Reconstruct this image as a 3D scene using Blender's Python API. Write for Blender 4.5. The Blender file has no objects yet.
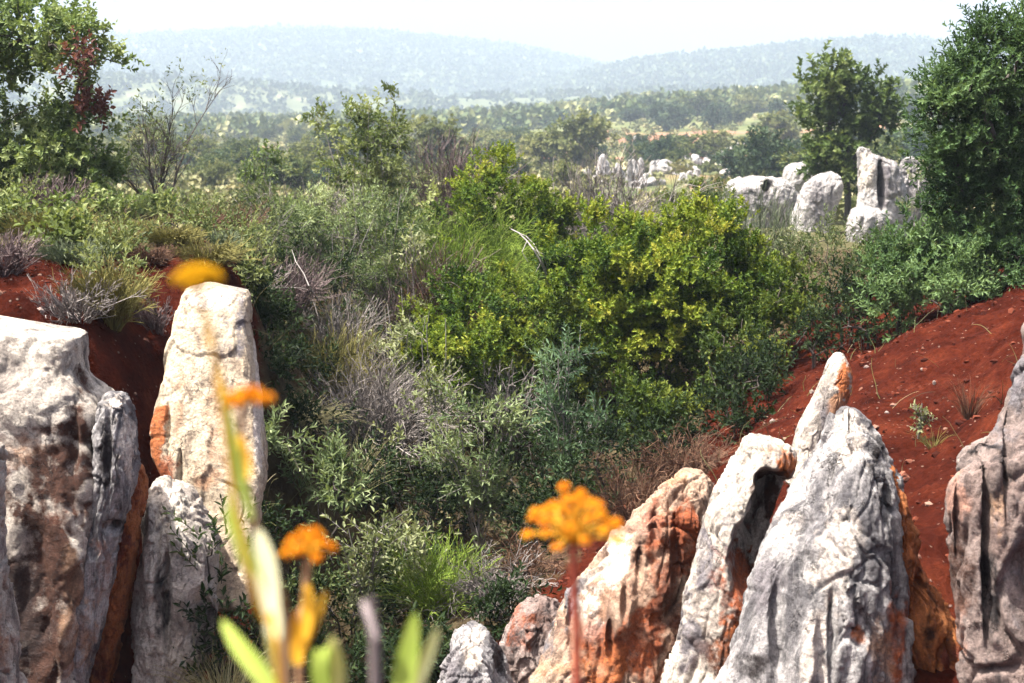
HAZE = 0.00044
SUN_TO = (-0.38, -0.04, 0.92)
SKY = 0.115
EXPOSURE = 1.6
import bpy, math, random
import numpy as np
from mathutils import Vector

random.seed(7)
RNG = np.random.default_rng(11)
sc = bpy.context.scene
COL = sc.collection

# ------------------------------------------------------------------ camera
F = 1422.0
PITCH = math.radians(10.6)
CP, SP = math.cos(PITCH), math.sin(PITCH)

def at(u, v, y):
    """the point at horizontal distance y that the photograph shows at column u, row v"""
    r = (u - 512.0) / F
    up = (341.5 - v) / F
    k = y / (CP + up * SP)
    return np.array((r * k, y, (-SP + up * CP) * k))

def px_of(P):
    """column, row of world points (used to lay staining and painted light where the photograph shows them)"""
    d = P[:, 1] * CP - P[:, 2] * SP
    up = (P[:, 1] * SP + P[:, 2] * CP) / d
    return 512 + F * P[:, 0] / d, 341.5 - F * up

cam_d = bpy.data.cameras.new('camera')
cam = bpy.data.objects.new('camera', cam_d)
COL.objects.link(cam)
cam.location = (0, 0, 0)
cam.rotation_euler = (math.pi / 2 - PITCH, 0, 0)
cam_d.sensor_width = 36
cam_d.lens = F / 1024 * 36
cam_d.clip_start = 0.05
cam_d.clip_end = 9000
cam_d.dof.use_dof = True
cam_d.dof.focus_distance = 9.5
cam_d.dof.aperture_fstop = 4.4
sc.camera = cam

# ------------------------------------------------------------------ noise
_perm = np.random.default_rng(3).permutation(512).astype(np.int64)
_perm = np.concatenate([_perm, _perm, _perm])
_grad = np.random.default_rng(5).normal(size=(512, 3))
_grad /= np.linalg.norm(_grad, axis=1)[:, None]

def noise(P):
    P = np.asarray(P, dtype=np.float64)
    I = np.floor(P).astype(np.int64)
    f = P - I
    w = f * f * f * (f * (f * 6 - 15) + 10)
    I &= 511
    out = np.zeros(len(P))
    for dx in (0, 1):
        a = _perm[(I[:, 0] + dx) & 511]
        wx = w[:, 0] if dx else 1 - w[:, 0]
        for dy in (0, 1):
            b = _perm[(a + I[:, 1] + dy) & 511]
            wy = w[:, 1] if dy else 1 - w[:, 1]
            for dz in (0, 1):
                g = _grad[_perm[(b + I[:, 2] + dz) & 511] & 511]
                wz = w[:, 2] if dz else 1 - w[:, 2]
                d = (f[:, 0] - dx) * g[:, 0] + (f[:, 1] - dy) * g[:, 1] + (f[:, 2] - dz) * g[:, 2]
                out += wx * wy * wz * d
    return out * 1.6

def fbm(P, octv=4, gain=0.5):
    s, a, n = 0.0, 1.0, 0.0
    P = np.asarray(P, dtype=np.float64)
    for k in range(octv):
        s = s + a * noise(P + k * 17.3)
        n += a
        a *= gain
        P = P * 2.03
    return s / n

def facets(P, seed=0):
    """broken-stone facets: every cell is a randomly tilted plane; returns height and closeness to the cell border"""
    P = np.asarray(P, float)
    I = np.floor(P).astype(np.int64)
    b1 = np.full(len(P), 1e9); b2 = np.full(len(P), 1e9); h = np.zeros(len(P))
    for dx in (-1, 0, 1):
        for dy in (-1, 0, 1):
            for dz in (-1, 0, 1):
                C = I + np.array([dx, dy, dz])
                k = _perm[(_perm[(_perm[(C[:, 0] + seed) & 511] + C[:, 1]) & 511] + C[:, 2]) & 511] & 511
                g = _grad[k]
                V = P - (C + 0.5 + g * 0.45)
                d = (V * V).sum(1)
                pl = (V * _grad[(k * 7 + 3) & 511]).sum(1) + 0.45 * _grad[(k * 5 + 1) & 511][:, 0]
                near = d < b1
                b2 = np.where(near, b1, np.minimum(b2, d))
                h = np.where(near, pl, h)
                b1 = np.where(near, d, b1)
    return h, np.sqrt(b2) - np.sqrt(b1)

def smooth(a, b, x):
    t = np.clip((x - a) / (b - a), 0, 1)
    return t * t * (3 - 2 * t)

# ------------------------------------------------------------------ mesh helpers
def build_mesh(name, V, faces_list, smoothing=False, attrs=None):
    """faces_list: list of (n,k) index arrays; attrs: name -> per-vertex float or rgba"""
    me = bpy.data.meshes.new(name)
    V = np.ascontiguousarray(V, dtype=np.float32)
    loops = np.concatenate([f.reshape(-1) for f in faces_list]).astype(np.int32)
    tot = np.concatenate([np.full(len(f), f.shape[1]) for f in faces_list]).astype(np.int32)
    start = np.concatenate([[0], np.cumsum(tot)[:-1]]).astype(np.int32)
    me.vertices.add(len(V))
    me.vertices.foreach_set('co', V.reshape(-1))
    me.loops.add(len(loops))
    me.loops.foreach_set('vertex_index', loops)
    me.polygons.add(len(tot))
    me.polygons.foreach_set('loop_start', start)
    me.polygons.foreach_set('loop_total', tot)
    me.update(calc_edges=True)
    me.polygons.foreach_set('use_smooth', np.full(len(tot), smoothing, dtype=bool))
    for k, a in (attrs or {}).items():
        a = np.asarray(a, dtype=np.float32)
        if a.ndim == 1:
            at_ = me.attributes.new(k, 'FLOAT', 'POINT')
            at_.data.foreach_set('value', a)
        else:
            at_ = me.attributes.new(k, 'FLOAT_COLOR', 'POINT')
            at_.data.foreach_set('color', a.reshape(-1))
    me.update()
    return me

def obj(name, me, mat=None, parent=None):
    o = bpy.data.objects.new(name, me)
    COL.objects.link(o)
    if mat is not None and len(me.materials) == 0:
        me.materials.append(mat)
    if parent is not None:
        o.parent = parent
    return o

def tag(o, label=None, cat=None, group=None, kind=None):
    if label: o['label'] = label
    if cat: o['category'] = cat
    if group: o['group'] = group
    if kind: o['kind'] = kind
    return o

def empty(name, loc):
    o = bpy.data.objects.new(name, None)
    COL.objects.link(o)
    o.location = [float(c) for c in loc]
    o.empty_display_size = 0.2
    return o

def unit(a):
    return a / np.maximum(np.linalg.norm(a, axis=-1, keepdims=True), 1e-9)

def frames(D):
    ref = np.where(np.abs(D[:, 2:3]) > 0.9, np.array([[1.0, 0, 0]]), np.array([[0, 0, 1.0]]))
    X = unit(np.cross(D, ref))
    return X, np.cross(D, X)

def prisms(A, B, ra, rb, sides=4):
    """tapered open tubes from A to B"""
    n = len(A)
    X, Y = frames(unit(B - A))
    ang = np.arange(sides) / sides * 2 * math.pi
    c, s = np.cos(ang)[None, :, None], np.sin(ang)[None, :, None]
    ring = X[:, None, :] * c + Y[:, None, :] * s
    VA = A[:, None, :] + ring * np.asarray(ra).reshape(-1, 1, 1)
    VB = B[:, None, :] + ring * np.asarray(rb).reshape(-1, 1, 1)
    V = np.concatenate([VA, VB], axis=1).reshape(-1, 3)
    i = np.arange(sides)
    q = np.stack([i, (i + 1) % sides, (i + 1) % sides + sides, i + sides], axis=1)
    Q = (q[None] + (np.arange(n) * 2 * sides)[:, None, None]).reshape(-1, 4)
    return V, Q

def polytubes(P, R, sides=3):
    """P (n,k,3) polylines, R (n,k) radii -> joined tubes"""
    n, k, _ = P.shape
    T = np.empty_like(P)
    T[:, 1:-1] = P[:, 2:] - P[:, :-2]
    T[:, 0] = P[:, 1] - P[:, 0]
    T[:, -1] = P[:, -1] - P[:, -2]
    X, Y = frames(unit(T.reshape(-1, 3)))
    ang = np.arange(sides) / sides * 2 * math.pi
    ring = X[:, None, :] * np.cos(ang)[None, :, None] + Y[:, None, :] * np.sin(ang)[None, :, None]
    V = P.reshape(-1, 1, 3) + ring * R.reshape(-1, 1, 1)
    V = V.reshape(-1, 3)
    i = np.arange(sides)
    q = np.stack([i, (i + 1) % sides, (i + 1) % sides + sides, i + sides], axis=1)
    base = (np.arange(n)[:, None] * k + np.arange(k - 1)[None]).reshape(-1) * sides
    Q = (q[None] + base[:, None, None]).reshape(-1, 4)
    return V, Q

def leaves(P, D, N, L, W, fold=0.25, droop=0.12):
    """lance-shaped folded blades: 6 vertices, 2 quads each"""
    n = len(P)
    D = unit(D)
    S = unit(np.cross(D, N))
    N = np.cross(S, D)
    L = np.broadcast_to(np.asarray(L, float), (n,))[:, None]
    W = np.broadcast_to(np.asarray(W, float), (n,))[:, None]
    V = np.empty((n, 6, 3))
    V[:, 0] = P
    V[:, 1] = P + D * L * 0.34 + S * W * 0.5 + N * W * fold
    V[:, 2] = P + D * L * 0.70 + S * W * 0.38 + N * (W * fold * 0.8 - L * droop * 0.4)
    V[:, 3] = P + D * L - N * L * droop
    V[:, 4] = P + D * L * 0.70 - S * W * 0.38 + N * (W * fold * 0.8 - L * droop * 0.4)
    V[:, 5] = P + D * L * 0.34 - S * W * 0.5 + N * W * fold
    b = np.arange(n)[:, None] * 6
    Q = np.concatenate([b + np.array([[0, 1, 2, 3]]), b + np.array([[0, 3, 4, 5]])])
    return V.reshape(-1, 3), Q

# ------------------------------------------------------------------ materials
def new_mat(name):
    m = bpy.data.materials.new(name)
    m.use_nodes = True
    nt = m.node_tree
    nt.nodes.clear()
    return m, nt

def N_(nt, typ, **kw):
    n = nt.nodes.new(typ)
    for k, v in kw.items():
        if k in n.inputs.keys() if hasattr(n, 'inputs') else False:
            n.inputs[k].default_value = v
        else:
            setattr(n, k, v)
    return n

def ramp(nt, fac, stops, interp='LINEAR'):
    r = nt.nodes.new('ShaderNodeValToRGB')
    r.color_ramp.interpolation = interp
    e = r.color_ramp.elements
    while len(e) < len(stops):
        e.new(0.5)
    for k, (p, c) in enumerate(stops):
        e[k].position = p
        e[k].color = (c[0], c[1], c[2], 1) if hasattr(c, '__len__') else (c, c, c, 1)
    nt.links.new(fac, r.inputs[0])
    return r.outputs[0]

def mixc(nt, fac, a, b, mode='MIX'):
    m = nt.nodes.new('ShaderNodeMix')
    m.data_type = 'RGBA'
    m.blend_type = mode
    for s, v in ((m.inputs[0], fac), (m.inputs[6], a), (m.inputs[7], b)):
        if hasattr(v, 'links'):
            nt.links.new(v, s)
        elif hasattr(v, '__len__'):
            s.default_value = (v[0], v[1], v[2], 1)
        else:
            s.default_value = v
    return m.outputs[2]

def mathn(nt, op, a, b=None):
    m = nt.nodes.new('ShaderNodeMath')
    m.operation = op
    for s, v in ((m.inputs[0], a), (m.inputs[1], b)):
        if v is None: continue
        if hasattr(v, 'links'): nt.links.new(v, s)
        else: s.default_value = v
    return m.outputs[0]

def tex_noise(nt, vec, scale, detail=4, rough=0.55, dist=0.0):
    n = nt.nodes.new('ShaderNodeTexNoise')
    n.inputs['Scale'].default_value = scale
    n.inputs['Detail'].default_value = detail
    n.inputs['Roughness'].default_value = rough
    n.inputs['Distortion'].default_value = dist
    nt.links.new(vec, n.inputs['Vector'])
    return n.outputs['Fac']

def mapping(nt, vec, scale):
    m = nt.nodes.new('ShaderNodeMapping')
    m.inputs['Scale'].default_value = scale
    nt.links.new(vec, m.inputs['Vector'])
    return m.outputs[0]

def coords(nt):
    return nt.nodes.new('ShaderNodeNewGeometry').outputs['Position']

def leaf_mat(name, stops, trans=0.3, rough=0.6, spec=0.14):
    """leaf colour from a per-leaf random value"""
    m, nt = new_mat(name)
    a = N_(nt, 'ShaderNodeAttribute', attribute_name='var')
    c = ramp(nt, a.outputs['Fac'], stops)
    p = nt.nodes.new('ShaderNodeBsdfPrincipled')
    nt.links.new(c, p.inputs['Base Color'])
    p.inputs['Roughness'].default_value = rough
    p.inputs['Specular IOR Level'].default_value = spec
    t = nt.nodes.new('ShaderNodeBsdfTranslucent')
    tc = mixc(nt, 1.0, c, (1.0, 1.0, 0.55), 'MULTIPLY')
    nt.links.new(tc, t.inputs['Color'])
    mx = nt.nodes.new('ShaderNodeMixShader')
    mx.inputs[0].default_value = trans
    nt.links.new(p.outputs[0], mx.inputs[1])
    nt.links.new(t.outputs[0], mx.inputs[2])
    o = nt.nodes.new('ShaderNodeOutputMaterial')
    nt.links.new(mx.outputs[0], o.inputs[0])
    return m

def wood_mat(name, c1, c2):
    m, nt = new_mat(name)
    v = coords(nt)
    f = tex_noise(nt, mapping(nt, v, (9, 9, 3)), 3.0, 5, 0.65)
    c = ramp(nt, f, [(0.3, c1), (0.7, c2)])
    p = nt.nodes.new('ShaderNodeBsdfPrincipled')
    nt.links.new(c, p.inputs['Base Color'])
    p.inputs['Roughness'].default_value = 0.85
    b = nt.nodes.new('ShaderNodeBump')
    b.inputs['Strength'].default_value = 0.5
    b.inputs['Distance'].default_value = 0.02
    nt.links.new(f, b.inputs['Height'])
    nt.links.new(b.outputs[0], p.inputs['Normal'])
    o = nt.nodes.new('ShaderNodeOutputMaterial')
    nt.links.new(p.outputs[0], o.inputs[0])
    return m

def rock_mat(name, light, mid, dark, patina=0.5, scale=1.0, streak=(2.2, 2.2, 0.45)):
    """weathered limestone: pale stone, vertical dark patina streaks, speckled lichen, plus mineral staining and painted light and shade"""
    m, nt = new_mat(name)
    v = coords(nt)
    n1 = tex_noise(nt, v, 2.2 * scale, 6, 0.62, 0.4)
    c = ramp(nt, n1, [(0.34, mid), (0.62, light)])
    # vertical patina
    n2 = tex_noise(nt, mapping(nt, v, streak), 2.6 * scale, 7, 0.68, 0.8)
    lo = 0.66 - 0.30 * patina
    k2 = ramp(nt, n2, [(lo, 0.0), (lo + 0.16, 1.0)])
    c = mixc(nt, mathn(nt, 'MULTIPLY', k2, 0.85), c, dark)
    # mineral staining, plus lit edges and shaded hollows painted into the colour
    a = N_(nt, 'ShaderNodeAttribute', attribute_name='stain_light')
    n3 = tex_noise(nt, v, 9.0 * scale, 6, 0.7)
    br = mathn(nt, 'ADD', a.outputs['Alpha'], mathn(nt, 'MULTIPLY', mathn(nt, 'SUBTRACT', n3, 0.5), 2.4))
    k3 = ramp(nt, br, [(0.22, 0.0), (0.85, 1.0)])
    k3 = mathn(nt, 'MULTIPLY', k3, mathn(nt, 'MINIMUM', mathn(nt, 'MULTIPLY', a.outputs['Alpha'], 4.0), 1.0))
    n4 = tex_noise(nt, v, 22.0 * scale, 5, 0.7)
    sc_ = mixc(nt, 1.0, a.outputs['Color'], ramp(nt, n4, [(0.3, (0.55, 0.5, 0.5)), (0.7, (1.25, 1.2, 1.15))]), 'MULTIPLY')
    c = mixc(nt, k3, c, sc_)
    # fine speckles of black lichen
    n5 = tex_noise(nt, v, 34.0 * scale, 5, 0.75)
    k5 = ramp(nt, n5, [(0.55, 0.0), (0.66, 1.0)])
    c = mixc(nt, mathn(nt, 'MULTIPLY', k5, 0.55), c, (0.06, 0.055, 0.06))
    n6 = tex_noise(nt, v, 70.0 * scale, 3, 0.7)
    c = mixc(nt, 1.0, c, ramp(nt, n6, [(0.3, 0.62), (0.7, 1.2)]), 'MULTIPLY')
    # hairline cracks
    vo = nt.nodes.new('ShaderNodeTexVoronoi')
    vo.feature = 'DISTANCE_TO_EDGE'
    vo.inputs['Scale'].default_value = 4.2 * scale
    wv = nt.nodes.new('ShaderNodeVectorMath'); wv.operation = 'ADD'
    nn = nt.nodes.new('ShaderNodeTexNoise'); nn.inputs['Scale'].default_value = 5.0 * scale; nn.inputs['Detail'].default_value = 5
    nt.links.new(v, nn.inputs['Vector'])
    ms = nt.nodes.new('ShaderNodeVectorMath'); ms.operation = 'SCALE'; ms.inputs['Scale'].default_value = 0.45 / scale
    nt.links.new(nn.outputs['Color'], ms.inputs[0])
    nt.links.new(mapping(nt, v, (1.3, 1.3, 0.55)), wv.inputs[0]); nt.links.new(ms.outputs[0], wv.inputs[1])
    nt.links.new(wv.outputs[0], vo.inputs['Vector'])
    nm = tex_noise(nt, v, 1.7 * scale, 3)
    crack = mathn(nt, 'MULTIPLY', ramp(nt, vo.outputs['Distance'], [(0.0, 1.0), (0.014, 0.0)]),
                  ramp(nt, nm, [(0.55, 0.0), (0.66, 1.0)]))
    c = mixc(nt, mathn(nt, 'MULTIPLY', crack, 0.7), c, (0.035, 0.028, 0.026))
    p = nt.nodes.new('ShaderNodeBsdfPrincipled')
    nt.links.new(c, p.inputs['Base Color'])
    p.inputs['Roughness'].default_value = 0.82
    p.inputs['Specular IOR Level'].default_value = 0.25
    h = mathn(nt, 'ADD', mathn(nt, 'MULTIPLY', tex_noise(nt, v, 14 * scale, 8, 0.72), 1.0),
              mathn(nt, 'MULTIPLY', n5, 0.35))
    h = mathn(nt, 'SUBTRACT', h, mathn(nt, 'MULTIPLY', crack, 0.6))
    b = nt.nodes.new('ShaderNodeBump')
    b.inputs['Strength'].default_value = 0.9
    b.inputs['Distance'].default_value = 0.035 / scale
    nt.links.new(h, b.inputs['Height'])
    nt.links.new(b.outputs[0], p.inputs['Normal'])
    o = nt.nodes.new('ShaderNodeOutputMaterial')
    nt.links.new(p.outputs[0], o.inputs[0])
    return m

# ------------------------------------------------------------------ terrain
CTRL = [
 # left bank, its red face and the gaps between the left rocks
 (-160,300,8.6),(0,326,8.5),(80,324,8.6),(40,300,9.6),(0,285,10.2),(-40,308,9.1),(0,306,9.0),(40,312,8.95),(-130,296,9.3),(-130,275,10.4),(-40,285,10),(100,290,10.4),(165,268,11.2),(150,300,10.6),(105,385,9.3),(140,400,9.6),
 (140,480,9.0),(120,600,8.9),(170,560,9.3),(215,300,11.0),(240,300,11.4),(190,400,10.2),(230,470,10.1),(280,380,11.6),
 (60,240,12.5),(0,230,13),(150,235,13.5),(230,250,13.5),(-120,235,13),(30,212,17),(145,212,18),(-100,205,18),(240,245,18),(100,205,22),(-60,200,24),
 (290,330,14.2),(290,275,18),(270,262,22),
 # pit floor and the slope of the thicket
 (350,700,8.8),(250,690,8.8),(440,690,8.6),(350,640,9.8),(450,612,9.9),(540,610,9.4),(560,560,10.2),(280,560,10.6),(400,565,11.2),(500,560,11.4),
 (320,480,12.6),(420,480,13.2),(540,490,13),(380,430,14.4),(500,430,14.8),(620,450,13.6),(400,370,16.6),(540,380,16.6),(660,400,15.4),
 (340,320,19),(460,315,19.5),(600,320,19.5),(760,330,16.6),(360,280,23),(500,270,24),(640,270,24),(780,275,20),(850,285,18),
 # red slope on the right
 (640,520,10.9),(690,488,11.2),(740,445,11.6),(800,405,11.7),(860,365,11.9),(900,335,12.2),(1000,285,12.6),(1120,255,12.6),(950,300,13.4),(880,300,15.2),
 (1000,262,16.5),(940,430,9.6),(1010,385,9.4),(1130,330,9),(870,420,9.9),(910,470,8.7),(905,560,7.3),(925,683,6.5),(800,470,9.3),(760,560,8.6),(760,640,7.9),
 (700,600,8.7),(640,590,9.0),(1150,500,6.6),(600,700,8.2),(600,900,6),(900,860,5.2),(1100,860,5.2),(350,900,6),(100,900,6),(-120,860,6),(-150,600,7.6),
 (200,740,7.8),(1000,640,6.9),(-40,760,7.7),(0,760,7.9),(80,760,7.7),(150,745,8.1),(40,730,8.1),(110,720,8.2),
 # beyond the rim
 (100,222,30),(-100,215,30),(360,248,30),(512,250,32),(640,246,32),(770,232,38),(880,240,36),(980,244,30),(1120,238,30),
 (100,206,55),(-150,205,55),(400,220,50),(600,220,55),(800,208,58),(950,210,55),(1150,205,55),
 (-150,188,100),(100,188,100),(400,192,100),(600,190,100),(800,182,100),(1000,180,100),(1180,180,100),
 (-150,168,160),(200,168,160),(500,170,160),(800,160,160),(1100,156,160),
 (-150,150,240),(200,152,240),(500,150,240),(700,140,240),(900,130,240),(1150,125,240),
 (-150,136,350),(200,137,350),(450,134,350),(640,118,350),(800,106,350),(950,102,350),(1150,104,350),
 (-150,126,500),(200,127,500),(450,124,500),(640,108,500),(800,98,480),(950,94,480),(1150,98,500),
 (-150,124,700),(200,124,700),(512,122,700),(800,110,700),(1150,108,700),
 (-150,122,1000),(300,122,1000),(800,114,1000),(1150,112,1000),
]
_cp = np.array([at(*c) for c in CTRL])
_cq = np.stack([_cp[:, 0] / _cp[:, 1] / 0.1, np.log(_cp[:, 1]) / 0.16], axis=1)
_ct = _cp[:, 2] / _cp[:, 1]
def _phi(r): return np.sqrt(r * r + 0.15)
_n = len(_cq)
_A = np.zeros((_n + 3, _n + 3))
_A[:_n, :_n] = _phi(np.linalg.norm(_cq[:, None] - _cq[None], axis=2)) - np.eye(_n) * 0.02
_A[:_n, _n] = 1; _A[:_n, _n + 1:] = _cq; _A[_n, :_n] = 1; _A[_n + 1:, :_n] = _cq.T
_w = np.linalg.solve(_A, np.concatenate([_ct, np.zeros(3)]))

def ground_z(x, y, rough=True):
    x = np.atleast_1d(np.asarray(x, float)); y = np.atleast_1d(np.asarray(y, float))
    yy = np.maximum(y, 4.6)
    s = np.clip(x / yy, -0.62, 0.62)
    q = np.stack([s / 0.1, np.log(yy) / 0.16], axis=1)
    z = np.empty(len(q))
    for k in range(0, len(q), 8000):
        qq = q[k:k + 8000]
        z[k:k + 8000] = _phi(np.linalg.norm(qq[:, None] - _cq[None], axis=2)) @ _w[:_n] + _w[_n] + qq @ _w[_n + 1:]
    z = z * yy
    t = smooth(1.7, 4.6, y)
    z = -1.62 * (1 - t) + z * t
    if rough:
        P = np.stack([x, y, np.zeros_like(x)], axis=1)
        amp = np.clip(y / 60, 0.0, 1)
        z = z + fbm(P * 1.1, 4) * 0.16 * (1 - amp) * smooth(1.5, 4, y) + fbm(P * 5.0, 3) * 0.06 * (1 - amp) + np.abs(fbm(P * 13.0, 3)) * 0.075 * (1 - amp) * (y < 14) + fbm(P * 0.06, 4) * amp * 1.6
    return z

def gz(x, y): return float(ground_z(x, y)[0])

ys = np.concatenate([np.linspace(-8, 4.4, 20), np.linspace(4.6, 16, 250), np.exp(np.linspace(math.log(16.05), math.log(1050), 260))])
ss = np.concatenate([np.linspace(-0.8, -0.42, 24)[:-1], np.linspace(-0.42, 0.42, 330), np.linspace(0.42, 0.8, 24)[1:]])
GY, GS = np.meshgrid(ys, ss, indexing='ij')
GX = GS * np.maximum(GY, 9.0) * np.where(GY < 9, 1.25, 1.0 + 0.25 * np.exp(-(GY - 9) / 8))
gx, gy = GX.reshape(-1), GY.reshape(-1)
gzv = ground_z(gx, gy)
nr, ncx = GX.shape
idx = np.arange(nr * ncx).reshape(nr, ncx)
gq = np.stack([idx[:-1, :-1], idx[:-1, 1:], idx[1:, 1:], idx[1:, :-1]], axis=-1).reshape(-1, 4)
GV = np.stack([gx, gy, gzv], axis=1)

# land cover: bare red earth near the pit, litter and scrub beyond, red patches far out
PP = np.stack([gx, gy, np.zeros_like(gx)], axis=1)
gu, gv_ = px_of(np.stack([gx, np.maximum(gy, 3), gzv], axis=1))
# scrub litter inside the thicket slope
thicket = smooth(235, 285, gu) * (1 - smooth(-30, 60, gu - (640 + (470 - gv_) * 0.95))) * smooth(8.2, 8.8, gy)
thicket = np.maximum(thicket, smooth(15, 20, gy))
thicket = np.maximum(thicket, (1 - smooth(200, 260, gu)) * smooth(10.5, 12.0, gy))
thicket *= (1 - smooth(860, 900, gu) * (1 - smooth(20, 26, gy)))
far = smooth(35, 60, gy)
RED_SPOTS = ((700,160,34,9),(660,140,60,7),(795,152,30,7),(760,160,60,6),(600,135,25,6),(240,158,40,7),(290,165,30,6),(560,150,22,5),(720,185,30,6),(860,140,40,6))
def red_at(x, y, u, v_):
    P = np.stack([x, y, np.zeros_like(x)], axis=1)
    far = smooth(35, 60, y)
    r = smooth(0.16, 0.26, fbm(P * np.array([0.022, 0.045, 1]) + 3.1, 4)) * far * (1 - smooth(240, 330, y))
    for (u0, v0, ru, rv) in RED_SPOTS:
        d = np.sqrt(((u - u0) / ru) ** 2 + ((v_ - v0) / rv) ** 2) + fbm(P * 0.12, 3) * 0.7
        r = np.maximum(r, (1 - smooth(0.7, 1.15, d)) * far)
    return r
redpatch = red_at(gx, gy, gu, gv_)
cover = np.stack([thicket, redpatch, smooth(0.05, 0.3, fbm(PP * 0.05 + 9, 3)) * far, np.ones_like(gx)], axis=1)

m, nt = new_mat('red_earth_ground')
v = coords(nt)
a = N_(nt, 'ShaderNodeAttribute', attribute_name='cover')
sep = nt.nodes.new('ShaderNodeSeparateColor'); nt.links.new(a.outputs['Color'], sep.inputs[0])
n1 = tex_noise(nt, v, 2.4, 8, 0.68)
red = ramp(nt, n1, [(0.28, (0.018, 0.004, 0.0026)), (0.5, (0.054, 0.0108, 0.0058)), (0.72, (0.115, 0.026, 0.012))])
nb = tex_noise(nt, v, 26, 6, 0.72)
red = mixc(nt, 1.0, red, ramp(nt, nb, [(0.28, 0.55), (0.7, 1.3)]), 'MULTIPLY')
# small pale chips of limestone lying in the earth
vo = nt.nodes.new('ShaderNodeTexVoronoi'); vo.inputs['Scale'].default_value = 26
nt.links.new(v, vo.inputs['Vector'])
sp_ = nt.nodes.new('ShaderNodeSeparateColor'); nt.links.new(vo.outputs['Color'], sp_.inputs[0])
chip = mathn(nt, 'MULTIPLY', ramp(nt, vo.outputs['Distance'], [(0.18, 1.0), (0.30, 0.0)]), ramp(nt, sp_.outputs[0], [(0.90, 0.0), (0.92, 1.0)]))
red = mixc(nt, mathn(nt, 'MULTIPLY', chip, 0.75), red, (0.24, 0.17, 0.14))
n2 = tex_noise(nt, v, 3.5, 7, 0.7)
lit = ramp(nt, n2, [(0.3, (0.020, 0.014, 0.009)), (0.5, (0.06, 0.045, 0.026)), (0.68, (0.12, 0.10, 0.055))])
n3 = tex_noise(nt, v, 0.18, 7, 0.7)
scr = ramp(nt, n3, [(0.3, (0.045, 0.065, 0.025)), (0.5, (0.09, 0.105, 0.042)), (0.68, (0.17, 0.165, 0.085))])
dist = nt.nodes.new('ShaderNodeSeparateXYZ'); nt.links.new(v, dist.inputs[0])
fard = ramp(nt, mathn(nt, 'DIVIDE', dist.outputs[1], 100.0), [(0.25, 0.0), (0.5, 1.0)])
lit = mixc(nt, fard, lit, scr)
c = mixc(nt, ramp(nt, mathn(nt, 'ADD', sep.outputs[0], mathn(nt, 'MULTIPLY', mathn(nt, 'SUBTRACT', n2, 0.5), 0.9)), [(0.35, 0.0), (0.65, 1.0)]), red, lit)
rp = mixc(nt, n3, (0.20, 0.075, 0.05), (0.27, 0.17, 0.11))
c = mixc(nt, sep.outputs[1], c, rp)
p = nt.nodes.new('ShaderNodeBsdfPrincipled')
nt.links.new(c, p.inputs['Base Color'])
p.inputs['Roughness'].default_value = 1.0
p.inputs['Specular IOR Level'].default_value = 0.02
b = nt.nodes.new('ShaderNodeBump'); b.inputs['Strength'].default_value = 1.0; b.inputs['Distance'].default_value = 0.06
h = mathn(nt, 'ADD', tex_noise(nt, v, 9, 8, 0.72), mathn(nt, 'MULTIPLY', nb, 0.5))
h = mathn(nt, 'ADD', h, mathn(nt, 'MULTIPLY', chip, 0.4))
nt.links.new(h, b.inputs['Height']); nt.links.new(b.outputs[0], p.inputs['Normal'])
o = nt.nodes.new('ShaderNodeOutputMaterial'); nt.links.new(p.outputs[0], o.inputs[0])
MG = m
tag(obj('ground', build_mesh('ground', GV, [gq], True, {'cover': cover}), MG), kind='structure')

# ------------------------------------------------------------------ hills
def hill(name, crest, d0, d1, d2, mat, zbase, seed):
    us = np.array([c[0] for c in crest], float); vs = np.array([c[1] for c in crest], float)
    s = np.linspace(-0.62, 0.62, 260)
    u = 512 + s * F
    vc = np.interp(u, us, vs)
    k = np.hanning(13); k /= k.sum()
    vc = np.convolve(np.pad(vc, 6, mode='edge'), k, 'valid')
    zc = np.array([at(512, vv, d1)[2] for vv in vc])
    rows = np.concatenate([np.linspace(d0, d1, 60), np.linspace(d1, d2, 14)[1:]])
    Y, S = np.meshgrid(rows, s, indexing='ij')
    X = S * Y
    t = np.where(Y <= d1, (Y - d0) / (d1 - d0), 1 - (Y - d1) / (d2 - d1))
    prof = smooth(0, 1, t) * 0.55 + t * 0.45
    Z = zbase + (zc[None, :] - zbase) * prof
    P = np.stack([X.reshape(-1), Y.reshape(-1), np.zeros(X.size) + seed], axis=1)
    Z = Z + (fbm(P * 0.008, 5) * 9 * (np.sin(np.clip(t, 0, 1) * math.pi) * 0.8 + 0.06).reshape(-1)).reshape(Z.shape)
    idx = np.arange(X.size).reshape(X.shape)
    q = np.stack([idx[:-1, :-1], idx[:-1, 1:], idx[1:, 1:], idx[1:, :-1]], axis=-1).reshape(-1, 4)
    V = np.stack([X.reshape(-1), Y.reshape(-1), Z.reshape(-1)], axis=1)
    tag(obj(name, build_mesh(name, V, [q], True), mat), kind='structure')
    def zf(x, y):
        s_ = x / y
        zz = np.interp(s_, s, zc)
        tt = np.where(y <= d1, (y - d0) / (d1 - d0), 1 - (y - d1) / (d2 - d1))
        pr = smooth(0, 1, tt) * 0.55 + tt * 0.45
        PQ = np.stack([x, y, np.zeros_like(x) + seed], axis=1)
        return zbase + (zz - zbase) * pr + fbm(PQ * 0.008, 5) * 9 * (np.sin(np.clip(tt, 0, 1) * math.pi) * 0.8 + 0.06)
    return zf

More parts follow.
